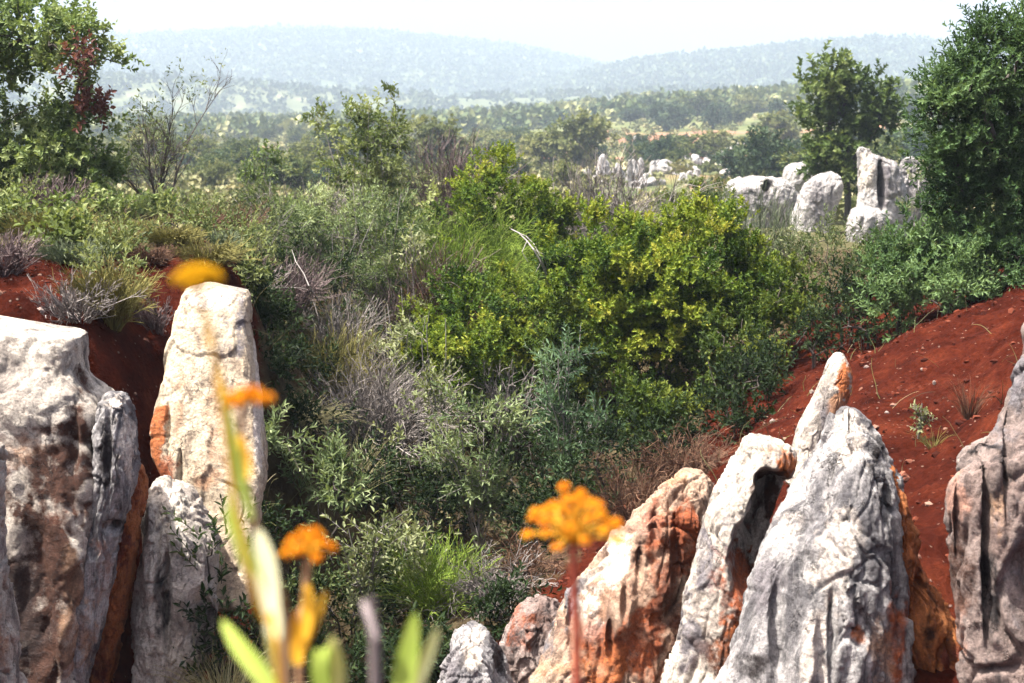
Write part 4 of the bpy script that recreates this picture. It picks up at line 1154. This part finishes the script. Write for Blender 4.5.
# ---- bare sapling and fallen branch
def bare_tree(u, vtop, wpx, y, label, n, name, cat):
    loc, H = place(u, vtop, y); W = wpx * y / F
    t = tag(empty(name, loc), label, cat)
    pl = twigs(H, W, n, 9, k=10, r=.016, wild=.10, lean=1.35, spread=.02)
    P2, R2 = pl[1]
    m = len(P2) * 5
    src = np.repeat(np.arange(len(P2)), 5); ai = RNG.integers(2, 6, m)
    d = unit(unit(P2[src, ai] - P2[src, ai - 1]) + rand_dirs(m) * .6 + np.array([0, 0, .1]))
    P3 = np.zeros((m, 5, 3)); P3[:, 0] = P2[src, ai]
    for i in range(1, 5):
        d = unit(d + RNG.normal(size=(m, 3)) * .16)
        P3[:, i] = P3[:, i - 1] + d * (H * .035 * RNG.uniform(.6, 1.4, m))[:, None]
    R0 = pl[0][1] * np.linspace(1.25, .4, 10)[None]
    obj('trunk', tubes_mesh('trunk', [(pl[0][0], R0), (P2, R2 * .55), (P3, np.full((m, 5), .003) * np.linspace(1, .5, 5)[None])], 5), W_dark, t)
    P = P3[RNG.permutation(m)[:90], -1]
    s = dict(SPEC['greygreen']); s.update(shoots=3, leaves=4, spread=.08)
    V, Q, var, sh = foliage(P, unit(RNG.normal(size=P.shape)), s)
    obj('foliage', build_mesh('foliage', V, [Q], False, {'var': var}), SPEC['greygreen']['mat'], t)
bare_tree(152, 92, 112, 17.0, 'nearly bare dark sapling with thin leafless branches right of the big leafy tree', 8, 'bare_sapling', 'sapling')

def branch_px(name, pts, y, r, mat, label, cat, twigs_=()):
    P = np.array([at(u, v, yy) for u, v, yy in pts])
    base = P[-1].copy()
    A, B = [P[i] - base for i in range(len(P) - 1)], [P[i + 1] - base for i in range(len(P) - 1)]
    rr = np.linspace(r * .35, r, len(P))
    ra, rb = list(rr[:-1]), list(rr[1:])
    for tp in twigs_:
        T = np.array([at(u, v, yy) for u, v, yy in tp]) - base
        for i in range(len(T) - 1):
            A.append(T[i]); B.append(T[i + 1]); ra.append(r * .3); rb.append(r * .22)
    o = obj(name, wood_mesh(name, np.array(A), np.array(B), ra, rb, 6), mat); o.location = base
    tag(o, label, cat)
branch_px('fallen_branch', [(511, 229, 15.7), (519, 233, 15.6), (527, 241, 15.5), (534, 250, 15.4), (541, 262, 15.4), (546, 274, 15.5), (549, 284, 15.8), (552, 300, 16.4)], 15.5, .016, W_pale,
          'pale bleached branch arching over the yellow-green bushes', 'branch',
          [[(519, 233, 15.6), (526, 236, 15.5), (534, 244, 15.4), (540, 256, 15.3), (546, 270, 15.4)], [(527, 241, 15.5), (522, 252, 15.4), (528, 262, 15.4)], [(534, 250, 15.4), (543, 254, 15.4), (547, 266, 15.5)], [(541, 262, 15.4), (536, 272, 15.4)]])
branch_px('dead_stick', [(292, 250, 14.4), (296, 262, 14.2), (304, 274, 14.1), (309, 286, 14.0), (318, 300, 14.3)], 14, .008, W_pale, 'bent white stick among the mauve-grey dead twigs', 'stick')

# ---- the three big trees
def tree_px(name, label, trunk, blobs, y, sp, dens=1.0, depth=0.8, rtip=.005, wood=W_dark, shell=.33, extra=None, sides=6):
    """a tree whose crown lobes stand where the photograph shows them, each with its own depth"""
    T = [np.array(at(u, v, yy)) for u, v, yy in trunk[0]]
    base = np.array([T[0][0], T[0][1], gz(T[0][0], T[0][1]) - .05])
    t = tag(empty(name, base), label, 'tree')
    stems = []
    for tr in trunk:
        pts = [np.array(at(u, v, yy)) - base for u, v, yy in tr]
        stems.append([tuple(q) for q in pts])
    stems[0] = [(0, 0, 0)] + stems[0]
    def wb(bl):
        out = []
        for (u, v, ru, rv, dy) in bl:
            c = at(u, v, y + dy) - base
            rx, rz = ru * (y + dy) / F, rv * (y + dy) / F
            out.append((c[0], c[1], c[2], rx, (rx + rz) / 2 * depth, rz))
        return out
    B_ = wb(blobs)
    s = SPEC[sp]
    A_ = sum(4.2 * (b[3] * b[5] + b[3] * b[4] + b[4] * b[5]) for b in B_) * .62
    P, O = crown_clumps(B_, int(min(4200, s['dens'] * A_ * dens)), shell, zmin=.1)
    V, Q, var, sh = foliage(P, O, s)
    obj('crown', build_mesh('crown', V, [Q], False, {'var': var}), s['mat'], t)
    if extra:
        P2, O2 = crown_clumps(wb(extra), 10, .6, zmin=.1)
        V, Q, var, sh = foliage(P2, O2, SPEC['deadleaf'])
        d = obj('dead_foliage', build_mesh('dead_foliage', V, [Q], False, {'var': var}), SPEC['deadleaf']['mat'], t)
        d['label'] = 'reddish brown withered leaves'
        P = np.concatenate([P, P2])
    A, B, ra, rb = skeleton(stems, P[RNG.permutation(len(P))[:len(P) // 2]], rtip, .46)
    obj('trunk', wood_mesh('trunk', A, B, ra, rb, sides), wood, t)
    return t
tree_px('evergreen_oak', 'big leafy tree with dark limbs at the upper left edge',
        [[(-30, 180, 15.0), (-28, 150, 15.0), (-10, 128, 15.0), (30, 108, 14.9), (62, 97, 14.8)], [(-28, 150, 15.0), (20, 150, 15.2), (60, 140, 15.2), (95, 158, 15.0)], [(-28, 150, 15), (-50, 100, 15.2), (-20, 60, 15.2), (20, 40, 15.0)]],
        [(25, 28, 58, 30, 0), (70, 36, 36, 22, -.2), (100, 62, 24, 13, 0), (85, 78, 20, 11, .2), (5, 72, 28, 20, .3), (72, 115, 26, 16, 0), (25, 128, 40, 20, .4), (15, 160, 46, 24, 0), (75, 160, 36, 24, -.2), (45, 185, 55, 24, .3), (98, 132, 18, 16, .2), (95, 172, 24, 18, .1), (50, 140, 24, 16, .3), (-60, 60, 60, 60, .3), (-60, 150, 50, 50, .3)],
        15.0, 'oak', .9, extra=[(80, 64, 6, 9, -.5), (78, 86, 5, 9, -.5), (93, 108, 6, 5, -.4)])
tree_px('dark_evergreen', 'big dense dark green tree at the right edge above the red slope',
        [[(1015, 300, 13.6), (1012, 260, 13.6), (1005, 200, 13.6), (1010, 120, 13.6)], [(1012, 260, 13.6), (980, 220, 13.5), (955, 180, 13.4)], [(1012, 260, 13.6), (1050, 200, 13.8), (1060, 130, 13.8)], [(1015, 290, 13.6), (970, 272, 13.3), (935, 262, 13.2)]],
        [(1008, 58, 40, 36, 0), (985, 46, 26, 20, .2), (1042, 34, 44, 22, .1), (957, 74, 26, 22, .1), (905, 250, 26, 24, -.1), (890, 270, 24, 18, -.2), (960, 292, 40, 16, -.4), (1010, 262, 40, 26, -.5), (972, 92, 42, 32, -.1), (944, 122, 28, 26, 0), (985, 145, 58, 40, 0), (1060, 110, 62, 85, .2), (958, 176, 34, 30, -.1), (1000, 215, 66, 46, 0), (938, 236, 34, 34, -.1), (975, 268, 58, 30, -.2), (930, 278, 40, 22, -.2), (1060, 230, 70, 70, .2)],
        13.5, 'phillyrea', 1.0)
tree_px('lone_tree', 'lone tree with a dark trunk between the rounded boulder and the white crag',
        [[(847, 222, 41), (848, 200, 41), (846, 170, 41), (848, 130, 41), (830, 80, 41)], [(846, 170, 41), (868, 140, 41), (884, 110, 41)], [(846, 175, 41), (826, 150, 41)]],
        [(828, 82, 17, 20, 0), (816, 106, 12, 14, .3), (845, 96, 18, 14, -.3), (868, 92, 16, 12, .3), (888, 104, 12, 14, 0), (845, 128, 24, 18, 0), (820, 140, 15, 14, 0), (842, 160, 24, 16, -.4), (872, 128, 12, 10, 0), (822, 166, 14, 10, 0), (850, 180, 10, 10, .2), (832, 64, 9, 5, 0), (884, 122, 14, 12, .2), (812, 124, 12, 12, .2)],
        41, 'lone', 1.0, rtip=.026, depth=.9)

# ---- trees of the scrub plain: shared shapes, each one an object of its own
def scrub_proto(sp, H, W, tall):
    root_blobs = dome(H, W, 7, 0.05)
    s = SPEC[sp]
    P, O = crown_clumps(root_blobs, 70, .4, zmin=.08 * H)
    V, Q, var, _ = foliage(P, O, s)
    c = build_mesh('crown', V, [Q], False, {'var': var}); c.materials.append(s['mat'])
    stems = [[(0, 0, -.3), (.05, 0, H * .2), (0, .1, H * .45)]]
    A, B, ra, rb = skeleton(stems, P[::3], .02, .5)
    w_ = wood_mesh('trunk', A, B, ra, rb, 4); w_.materials.append(W_dark)
    return c, w_
PROTO = []
for sp, lab in (('scrubtree', 'green tree in the hazy scrub plain beyond the thicket'), ('scrubtree_pale', 'pale yellowish tree in the hazy scrub plain beyond the thicket'), ('scrubtree_blue', 'dark bluish tree in the hazy scrub plain beyond the thicket')):
    PROTO.append(([scrub_proto(sp, 4.0, 4.2 + .5 * k, 0) for k in range(3)], lab, ['round green trees of the scrub plain', 'pale trees of the scrub plain', 'dark trees of the scrub plain'][len(PROTO)]))
def scrub_tree(x, y, H, kind, wide=1.0):
    protos, lab, grp = PROTO[kind]
    c, w_ = protos[rs.randrange(3)]
    t = tag(empty('scrub_tree', (x, y, gz(x, y) - .05)), lab, 'tree', grp)
    k = H / 4.0
    t.scale = (k * wide, k * wide, k); t.rotation_euler = (0, 0, rs.uniform(0, 6.28))
    obj('crown', c, None, t); obj('trunk', w_, None, t)
hand = [(760, 84, 3.4, 2, .9), (735, 95, 2.6, 2, 1.1), (780, 175, 5.0, 1, 1.2), (640, 150, 3.0, 2, 1.2), (590, 165, 3.2, 2, 1.2)]
for (u, y, H, kd, wd) in hand:
    scrub_tree((u - 512) / F * y * 1.02, y, H, kd, wd)
keep_clear = [(700, 60, 128, 75), (625, 60, 115, 55), (232, 40, 64, 26), (790, 25, 60, 75), (880, 25, 60, 60)]
n_, tries = 0, 0
while n_ < 260 and tries < 6000:
    tries += 1
    y = math.exp(rs.uniform(math.log(70), math.log(360)))
    u = rs.uniform(-40, 1064)
    if any(abs(u - cu) < hw and ya < y < yb for cu, ya, yb, hw in keep_clear): continue
    x = (u - 512) / F * y * 1.02
    xx, yy = np.array([x]), np.array([y])
    pu_, pv_ = px_of(np.stack([xx, yy, ground_z(xx, yy, False)], axis=1))
    if red_at(xx, yy, pu_, pv_)[0] > .35: continue
    if 560 < u < 800 and 150 < y < 240 and rs.random() < .6: continue
    ridge = u > 520 and y > 235
    H = rs.uniform(1.7, 3.5) * (1.0 if y > 110 else .7)
    if ridge: H *= 1.45
    if rs.random() < .08: H *= 1.4
    scrub_tree(x, y, H, rs.choice((0, 0, 1, 1, 2) if not ridge else (0, 1, 1, 2, 2)), rs.uniform(.9, 1.5))
    n_ += 1

# ---- what nobody could count: far woods, low scrub, litter
def mass(name, pts, size, nq, L, mat, stops=None):
    """leaf clumps of many far crowns in one object"""
    n = len(pts)
    d = rand_dirs(n * nq); d[:, 2] = np.abs(d[:, 2]) * 1.0 - .25
    sz = np.repeat(size, nq)
    P = np.repeat(pts, nq, 0) + d * (sz * (.35 + .2 * RNG.random(n * nq)))[:, None] + np.array([0, 0, 1.0]) * (sz * .3)[:, None]
    D = unit(rand_dirs(n * nq) + d * .3); Nn = unit(d + rand_dirs(n * nq) * .7)
    V, Q = leaves(P, D, Nn, L * sz * (.7 + .6 * RNG.random(n * nq)), L * .8 * sz, 0.1, .1)
    var = np.clip(np.repeat(.5 + RNG.normal(size=n) * .24, nq) + RNG.normal(size=n * nq) * .1, .01, .99)
    o = obj(name, build_mesh(name, V, [Q], False, {'var': np.repeat(var, 6)}), mat)
    return o
M_far = leaf_mat('far_crowns', [(0, (.025, .048, .018)), (.4, (.075, .105, .036)), (.7, (.135, .155, .055)), (1, (.24, .24, .11))], .15)
M_hill = leaf_mat('hill_crowns', [(0, (.016, .032, .018)), (.6, (.04, .06, .028)), (1, (.09, .11, .05))], .15)
n = 3400
y = np.exp(RNG.uniform(math.log(330), math.log(800), n)); x = RNG.uniform(-.40, .40, n) * y
tag(mass('far_wood', np.stack([x, y, ground_z(x, y)], axis=1), RNG.uniform(3.2, 6.2, n), 46, .34, M_far), 'distant hazy wood covering the plain before the hills', 'wood', kind='stuff')
pts, szs = [], []
for zf, d0, d1, n in ((zC, 700, 980, 2000), (zB, 890, 1290, 6500), (zA, 1040, 1600, 9000)):
    y = np.sqrt(RNG.uniform(d0 ** 2, d1 ** 2, n)); x = RNG.uniform(-.41, .41, n) * y
    pts.append(np.stack([x, y, zf(x, y)], axis=1)); szs.append(RNG.uniform(3.6, 6.5, n) * (1.0 if d0 < 800 else 1.2))
tag(mass('hill_woods', np.concatenate(pts), np.concatenate(szs), 16, .55, M_hill), 'blue-hazed woods covering the far hills', 'wood', kind='stuff')
n = 5200
y = np.exp(RNG.uniform(math.log(27), math.log(330), n)); x = RNG.uniform(-.42, .42, n) * y
pu_, pv_ = px_of(np.stack([x, y, ground_z(x, y, False)], axis=1))
uu = 512 + F * x / y
k = ((red_at(x, y, pu_, pv_) < .3) | (RNG.random(n) < .5)) & ~((uu > 575) & (uu < 745) & (y > 60) & (y < 128) & (RNG.random(n) < .6)) & ~((np.abs(uu - 790) < 85) & (y < 42)) & ~((np.abs(uu - 890) < 60) & (y < 42))
x, y = x[k], y[k]
M_scrub = leaf_mat('scrub_clumps', [(0, (.05, .065, .022)), (.4, (.12, .135, .05)), (.7, (.22, .21, .10)), (1, (.36, .32, .19))], .15)
tag(mass('scrub', np.stack([x, y, ground_z(x, y)], axis=1), RNG.uniform(.6, 1.5, len(x)) * np.clip(y / 90, .55, 1.3), 40, .30, M_scrub), 'low pale scrub covering the plain between the trees', 'scrub', kind='stuff')

# clods and chips lying on the bare red earth
def lumps(x, y, size, squash=.7):
    n = len(x)
    ico = np.array([(0, 0, 1), (.894, 0, .447), (.276, .851, .447), (-.724, .526, .447), (-.724, -.526, .447), (.276, -.851, .447), (.724, .526, -.447), (-.276, .851, -.447), (-.894, 0, -.447), (-.276, -.851, -.447), (.724, -.526, -.447), (0, 0, -1)])
    tri = np.array([(0,1,2),(0,2,3),(0,3,4),(0,4,5),(0,5,1),(1,6,2),(2,7,3),(3,8,4),(4,9,5),(5,10,1),(6,7,2),(7,8,3),(8,9,4),(9,10,5),(10,6,1),(11,7,6),(11,8,7),(11,9,8),(11,10,9),(11,6,10)])
    V = ico[None] * RNG.uniform(.55, 1.25, (n, 12, 1)) * size[:, None, None] * np.array([1, 1, squash]) * RNG.uniform(.7, 1.3, (n, 1, 3))
    V = V + np.stack([x, y, ground_z(x, y) + size * .15], axis=1)[:, None]
    return V.reshape(-1, 3), (tri[None] + np.arange(n)[:, None, None] * 12).reshape(-1, 3)
n = 5500
y = RNG.uniform(6.6, 13.5, n); x = RNG.uniform(-5, 5.4, n)
z = ground_z(x, y); pu_, pv_ = px_of(np.stack([x, y, z], axis=1))
k = ((pu_ > 1120 - pv_ * 1.0) & (pu_ > 560) & (pu_ < 1100)) | ((pu_ < 250) & (pu_ > -60) & (y > 8.3) & (y < 12))
x, y = x[k], y[k]
V, T = lumps(x, y, .006 + .030 * RNG.random(len(x)) ** 4)
M_clod = leaf_mat('red_clods', [(0, (.025, .007, .005)), (.6, (.07, .017, .010)), (.9, (.12, .035, .02)), (1, (.20, .13, .10))], 0.0, .95, .05)
tag(obj('gravel', build_mesh('gravel', V, [T], False, {'var': np.repeat(RNG.random(len(x)), 12)}), M_clod), 'red clods and chips strewn over the bare earth', 'gravel', kind='stuff')

# undergrowth: fine stems and dead leaves on the thicket floor
n = 11000
x = RNG.uniform(-6, 5.5, n); y = RNG.uniform(7.6, 27, n)
z = ground_z(x, y)
pu, pv = px_of(np.stack([x, y, z], axis=1))
k = ((pu > 238) & (pu < 610 + (470 - pv) * 1.0)) | ((pu < 260) & (y > 12.0)) 
k |= (pu > 600) & (y < 14) & (RNG.random(n) < .16)
k &= (pu > -60) & (pu < 1060)
x, y, z = x[k], y[k], z[k]
m_ = len(x)
P = np.zeros((m_, 6, 3)); P[:, 0] = np.stack([x, y, z - .02], axis=1)
d = unit(RNG.normal(size=(m_, 3)) * .5 + np.array([0, 0, .8])); L_ = RNG.uniform(.1, .45, m_)
for i in range(1, 6):
    d = unit(d + RNG.normal(size=(m_, 3)) * .16 + np.array([0, 0, -.14]))
    P[:, i] = P[:, i - 1] + d * (L_ / 5)[:, None]
R = np.linspace(1, .35, 6)[None] * RNG.uniform(.002, .0045, (m_, 1))
M_under = twig_mat('undergrowth_stems', [(0, (.04, .03, .02)), (.4, (.10, .09, .04)), (.7, (.12, .14, .05)), (1, (.30, .26, .16))], .1)
tag(obj('undergrowth', tubes_mesh('undergrowth', [(P, R)], 3), M_under), 'fine dry stems and grass on the floor of the thicket', 'undergrowth', kind='stuff')

# ================================================================== flowers in front of the lens
def petal_mat(name, c1, c2, trans=.5):
    return leaf_mat(name, [(0, c1), (1, c2)], trans, .6, .2)
MF_orange = petal_mat('orange_florets', (.72, .25, .012), (.90, .50, .03))
MF_yellow = petal_mat('yellow_florets', (.62, .36, .012), (.85, .58, .04))
MF_stem = petal_mat('red_brown_stalk', (.40, .08, .05), (.50, .13, .08), .1)
MF_tan = petal_mat('tan_stalk', (.40, .22, .12), (.55, .34, .2), .15)
MF_gold = petal_mat('golden_stalk', (.65, .34, .02), (.75, .42, .04), .2)
MF_grey = petal_mat('grey_mauve_stalk', (.20, .16, .16), (.30, .25, .25), .1)
MF_leaf = petal_mat('fresh_leaf', (.34, .46, .07), (.55, .62, .16), .55)
MF_pale = petal_mat('pale_leaf', (.62, .63, .42), (.80, .76, .58), .55)

def stalk_mesh(P, r0, r1):
    P = np.array(P)[None]
    k = P.shape[1]
    V, Q = polytubes(P, np.linspace(r0, r1, k)[None], 10)
    return build_mesh('stem', V, [Q], True, {'var': np.full(len(V), .5)})

def spline(pts, n=24):
    P = np.array(pts, float); t = np.linspace(0, len(P) - 1, n)
    i = np.clip(t.astype(int), 0, len(P) - 2); f = (t - i)[:, None]
    p0 = P[np.maximum(i - 1, 0)]; p1 = P[i]; p2 = P[i + 1]; p3 = P[np.minimum(i + 2, len(P) - 1)]
    return .5 * ((2 * p1) + (-p0 + p2) * f + (2 * p0 - 5 * p1 + 4 * p2 - p3) * f ** 2 + (-p0 + 3 * p1 - 3 * p2 + p3) * f ** 3)

def stalk(name, label, pts, y, r, mat, cat='flower'):
    """a stalk standing on the rim below the lens; pts go downwards in the photo"""
    P = [at(u, v, y) for u, v in pts]
    x0 = P[-1][0] + (P[-1][0] - P[0][0]) * .25
    g = gz(x0, y)
    P = P + [np.array([x0, y, (P[-1][2] + g) / 2]), np.array([x0, y + .01, g - .02])]
    base = np.array([x0, y, g])
    t = tag(empty(name, base), label, cat)
    Q = spline([p_ - base for p_ in P])
    obj('stem', stalk_mesh(Q, r * .85, r * 1.15), mat, t)
    return t, base

def umbel(t, base, u, v, y, wpx, hpx, n, mat, raymat, nf=26, holes=True, fr=.006):
    """a dome of small flower heads on rays from one point"""
    o = at(u, v, y) - base
    R = wpx / 2 * y / F; Hh = hpx * y / F
    a = np.arange(n) * 2.399963; q = np.sqrt((np.arange(n) + .6) / n)
    tipx = np.cos(a) * q * R; tipy = np.sin(a) * q * R * .9
    tipz = Hh * (1 - .85 * q ** 2) + RNG.normal(size=n) * Hh * .06
    T = o + np.stack([tipx, tipy, tipz], axis=1)
    k = 6
    f = np.linspace(0, 1, k)[None, :, None]
    P = o + (T - o)[:, None] * f + np.array([0, 0, 1.0]) * (np.sin(f * math.pi) * R * .12) * np.array([1.0])
    V, Q = polytubes(P, np.full((n, k), .0014), 5)
    obj('rays', build_mesh('rays', V, [Q], True, {'var': np.full(len(V), .6)}), raymat, t)
    d = rand_dirs(n * nf); d[:, 2] = np.abs(d[:, 2]) * .9 - .2
    rr = R * .085
    C = np.repeat(T, nf, 0) + d * rr * (.5 + .5 * RNG.random((n * nf, 1))) * np.array([1, 1, .75])
    pet = 5
    CC = np.repeat(C, pet, 0); dd = np.repeat(unit(d + np.array([0, 0, .4])), pet, 0)
    X, Y = frames(dd); ph = np.tile(np.arange(pet) / pet * 6.283, n * nf)
    D = X * np.cos(ph)[:, None] + Y * np.sin(ph)[:, None] + dd * .35
    V, Q = leaves(CC, D, dd, fr, fr * .8)
    var = np.repeat(np.clip(.5 + RNG.normal(size=n * nf) * .3, .01, .99), pet * 6)
    obj('florets', build_mesh('florets', V, [Q], False, {'var': var}), mat, t)

def strap(t, base, pts, y, wpx, mat, dy=0.0, name='leaf', face=0.0):
    """a broad strap leaf along a bent midrib"""
    P = spline([at(u, v, y + dy * (1 - i / (len(pts) - 1))) - base for i, (u, v) in enumerate(pts)], 18)
    T = unit(np.gradient(P, axis=0))
    side = unit(np.cross(T, np.array([math.sin(face), -math.cos(face), 0.15])[None]))
    nr_ = np.cross(side, T)
    s = np.linspace(0, 1, 18)
    w = wpx * y / F * .5 * np.sin(np.pi * np.clip(s * .9 + .1, 0, 1)) ** .7
    w[-1] *= .2
    rows = []
    for k_, (a, b_) in enumerate(((-1, .16), (-.5, .05), (0, 0), (.5, .05), (1, .16))):
        rows.append(P + side * (w * a)[:, None] + nr_ * (w * b_)[:, None])
    top = np.stack(rows, axis=1)
    bot = top - nr_[:, None] * .0007
    V = np.concatenate([top.reshape(-1, 3), bot.reshape(-1, 3)])
    i = np.arange(17)[:, None] * 5 + np.arange(4)[None]
    q = np.stack([i, i + 1, i + 6, i + 5], axis=-1).reshape(-1, 4)
    obj(name, build_mesh(name, V, [q, q[:, ::-1] + 90], True, {'var': np.clip(.5 + .4 * noise(V * 30), 0, 1)}), mat, t)

t, b_ = stalk('orange_umbel_flower', 'largest orange umbel flower on a straight red-brown stalk in front of the long ridge', [(573, 545), (575, 600), (577, 690)], 1.40, .0044, MF_stem)
umbel(t, b_, 573, 545, 1.40, 108, 54, 30, MF_orange, MF_gold, 15, fr=.0045)
t, b_ = stalk('orange_umbel_flower', 'small orange umbel flower above the golden buds at the bottom left', [(308, 560), (305, 600), (300, 690)], 1.20, .0035, MF_tan)
umbel(t, b_, 310, 556, 1.20, 56, 26, 13, MF_orange, MF_gold, 12, fr=.005)
for k, (pts, wv) in enumerate(([(306, 650), (308, 610), (306, 575)], 15), ) if False else enumerate((([(305, 640), (308, 605), (307, 578)], 13), ([(302, 650), (314, 620), (326, 590)], 12), ([(298, 665), (295, 640), (298, 610)], 18))):
    strap(t, b_, pts, 1.2, wv, MF_gold, -.02, 'bud', .3 * k)
t, b_ = stalk('leafy_flower_stalk', 'tall blurred leafy stalk with an orange flower head at the lower left', [(243, 400), (241, 440), (246, 480), (258, 540), (275, 610), (288, 690)], 1.05, .0032, MF_tan)
umbel(t, b_, 247, 404, 1.05, 46, 14, 9, MF_orange, MF_gold, 12, fr=.005)
strap(t, b_, [(252, 520), (238, 470), (228, 420), (219, 365)], 1.05, 11, MF_leaf, -.03, face=.5)
strap(t, b_, [(276, 640), (268, 600), (265, 560), (256, 525)], 1.05, 24, MF_pale, -.05, face=.3)
strap(t, b_, [(268, 600), (248, 560), (236, 520), (232, 480)], 1.05, 18, MF_leaf, -.03, face=-.4)
strap(t, b_, [(262, 570), (244, 550), (232, 530), (224, 505)], 1.05, 9, MF_leaf, -.02, face=.9)
strap(t, b_, [(284, 690), (276, 655), (272, 625), (274, 590)], 1.05, 20, MF_pale, .03, face=-.5)
strap(t, b_, [(246, 480), (243, 455), (240, 430)], 1.05, 14, MF_gold, -.02, 'bud', .2)
strap(t, b_, [(290, 720), (262, 675), (238, 645), (222, 620)], 1.05, 19, MF_leaf, -.05, face=.2)
strap(t, b_, [(290, 700), (282, 660), (284, 620), (280, 580)], 1.05, 14, MF_tan, .03, face=.6)
t, b_ = stalk('yellow_flower', 'blurred yellow flower head in front of the top of the tall cream slab', [(198, 284), (208, 330), (219, 385), (228, 450), (240, 530), (262, 620), (280, 690)], .98, .0022, MF_gold)
umbel(t, b_, 198, 283, .98, 44, 15, 16, MF_yellow, MF_gold, 24, fr=.005)
strap(t, b_, [(210, 345), (208, 330), (207, 314)], .98, 9, MF_gold, -.01, 'bud', .2)
strap(t, b_, [(222, 400), (219, 378), (217, 362)], .98, 9, MF_gold, -.01, 'bud', .4)
t, b_ = stalk('grey_stalk', 'blurred grey-mauve bare stalk at the bottom left of the middle', [(370, 598), (374, 640), (376, 690)], 1.10, .0048, MF_grey, 'stalk')
strap(t, b_, [(376, 640), (368, 615), (362, 600)], 1.10, 8, MF_grey, -.02, 'bud', .3)
t, b_ = stalk('leafy_shoot', 'pair of fresh green leaves at the bottom edge right of the grey-mauve stalk', [(410, 660), (410, 675), (410, 700)], 1.12, .004, MF_leaf, 'plant')
strap(t, b_, [(402, 705), (404, 680), (409, 650), (415, 612)], 1.12, 24, MF_leaf, -.03, face=.1)
strap(t, b_, [(412, 705), (420, 675), (430, 650), (438, 628)], 1.12, 15, MF_pale, .02, face=-.3)
t, b_ = stalk('leafy_shoot', 'pale green leaf pair at the bottom edge left of the grey-mauve stalk', [(328, 670), (328, 680), (328, 700)], 1.10, .004, MF_leaf, 'plant')
strap(t, b_, [(322, 710), (322, 690), (318, 665), (316, 648)], 1.10, 18, MF_leaf, -.02, face=.4)
strap(t, b_, [(332, 710), (336, 685), (336, 660), (332, 636)], 1.10, 22, MF_pale, .02, face=-.2)

# ------------------------------------------------------------------ air, sky, sun
def haze_box(x0, x1, y0, y1, z0, z1, density):
    V = np.array([[x, y, z] for x in (x0, x1) for y in (y0, y1) for z in (z0, z1)], float)
    Q = np.array([[0, 1, 3, 2], [4, 6, 7, 5], [0, 4, 5, 1], [2, 3, 7, 6], [0, 2, 6, 4], [1, 5, 7, 3]])
    m, nt = new_mat('haze_air')
    p = nt.nodes.new('ShaderNodeVolumePrincipled')
    p.inputs['Color'].default_value = (0.68, 0.82, 1.0, 1)
    p.inputs['Density'].default_value = density
    p.inputs['Anisotropy'].default_value = 0.0
    o = nt.nodes.new('ShaderNodeOutputMaterial')
    nt.links.new(p.outputs[0], o.inputs['Volume'])
    tag(obj('haze', build_mesh('haze', V, [Q]), m), kind='stuff')
haze_box(-1900, 1900, -30, 2050, -85, 100, HAZE)

sun_to = Vector(SUN_TO).normalized()
ld = bpy.data.lights.new('sun', 'SUN')
ld.energy = 5.0
ld.angle = math.radians(0.5)
ld.color = (1.0, 0.95, 0.87)
lo = bpy.data.objects.new('sun', ld)
COL.objects.link(lo)
lo.rotation_euler = (-sun_to).to_track_quat('-Z', 'Y').to_euler()
lo.location = (0, 0, 30)

w = bpy.data.worlds.new('World')
sc.world = w
w.use_nodes = True
nt = w.node_tree
nt.nodes.clear()
sk = nt.nodes.new('ShaderNodeTexSky')
sk.sky_type = 'NISHITA'
sk.sun_disc = False
sk.sun_elevation = math.asin(sun_to.z)
sk.sun_rotation = math.atan2(sun_to.x, sun_to.y)
sk.air_density = 0.8
sk.dust_density = 9.0
sk.ozone_density = 1.0
bg = nt.nodes.new('ShaderNodeBackground')
bg.inputs['Strength'].default_value = SKY
nt.links.new(sk.outputs[0], bg.inputs[0])
wo = nt.nodes.new('ShaderNodeOutputWorld')
nt.links.new(bg.outputs[0], wo.inputs[0])

sc.view_settings.view_transform = 'Standard'
sc.view_settings.look = 'None'
sc.view_settings.gamma = 1.0
sc.view_settings.exposure = EXPOSURE
sc.view_settings.use_curve_mapping = False
sc.render.engine = 'CYCLES'
cy = sc.cycles
cy.max_bounces = 5
cy.diffuse_bounces = 3
cy.glossy_bounces = 1
cy.transmission_bounces = 3
cy.transparent_max_bounces = 4
cy.volume_bounces = 1
cy.caustics_reflective = False
cy.caustics_refractive = False
cy.use_denoising = True
cy.use_adaptive_sampling = True
cy.adaptive_threshold = 0.02
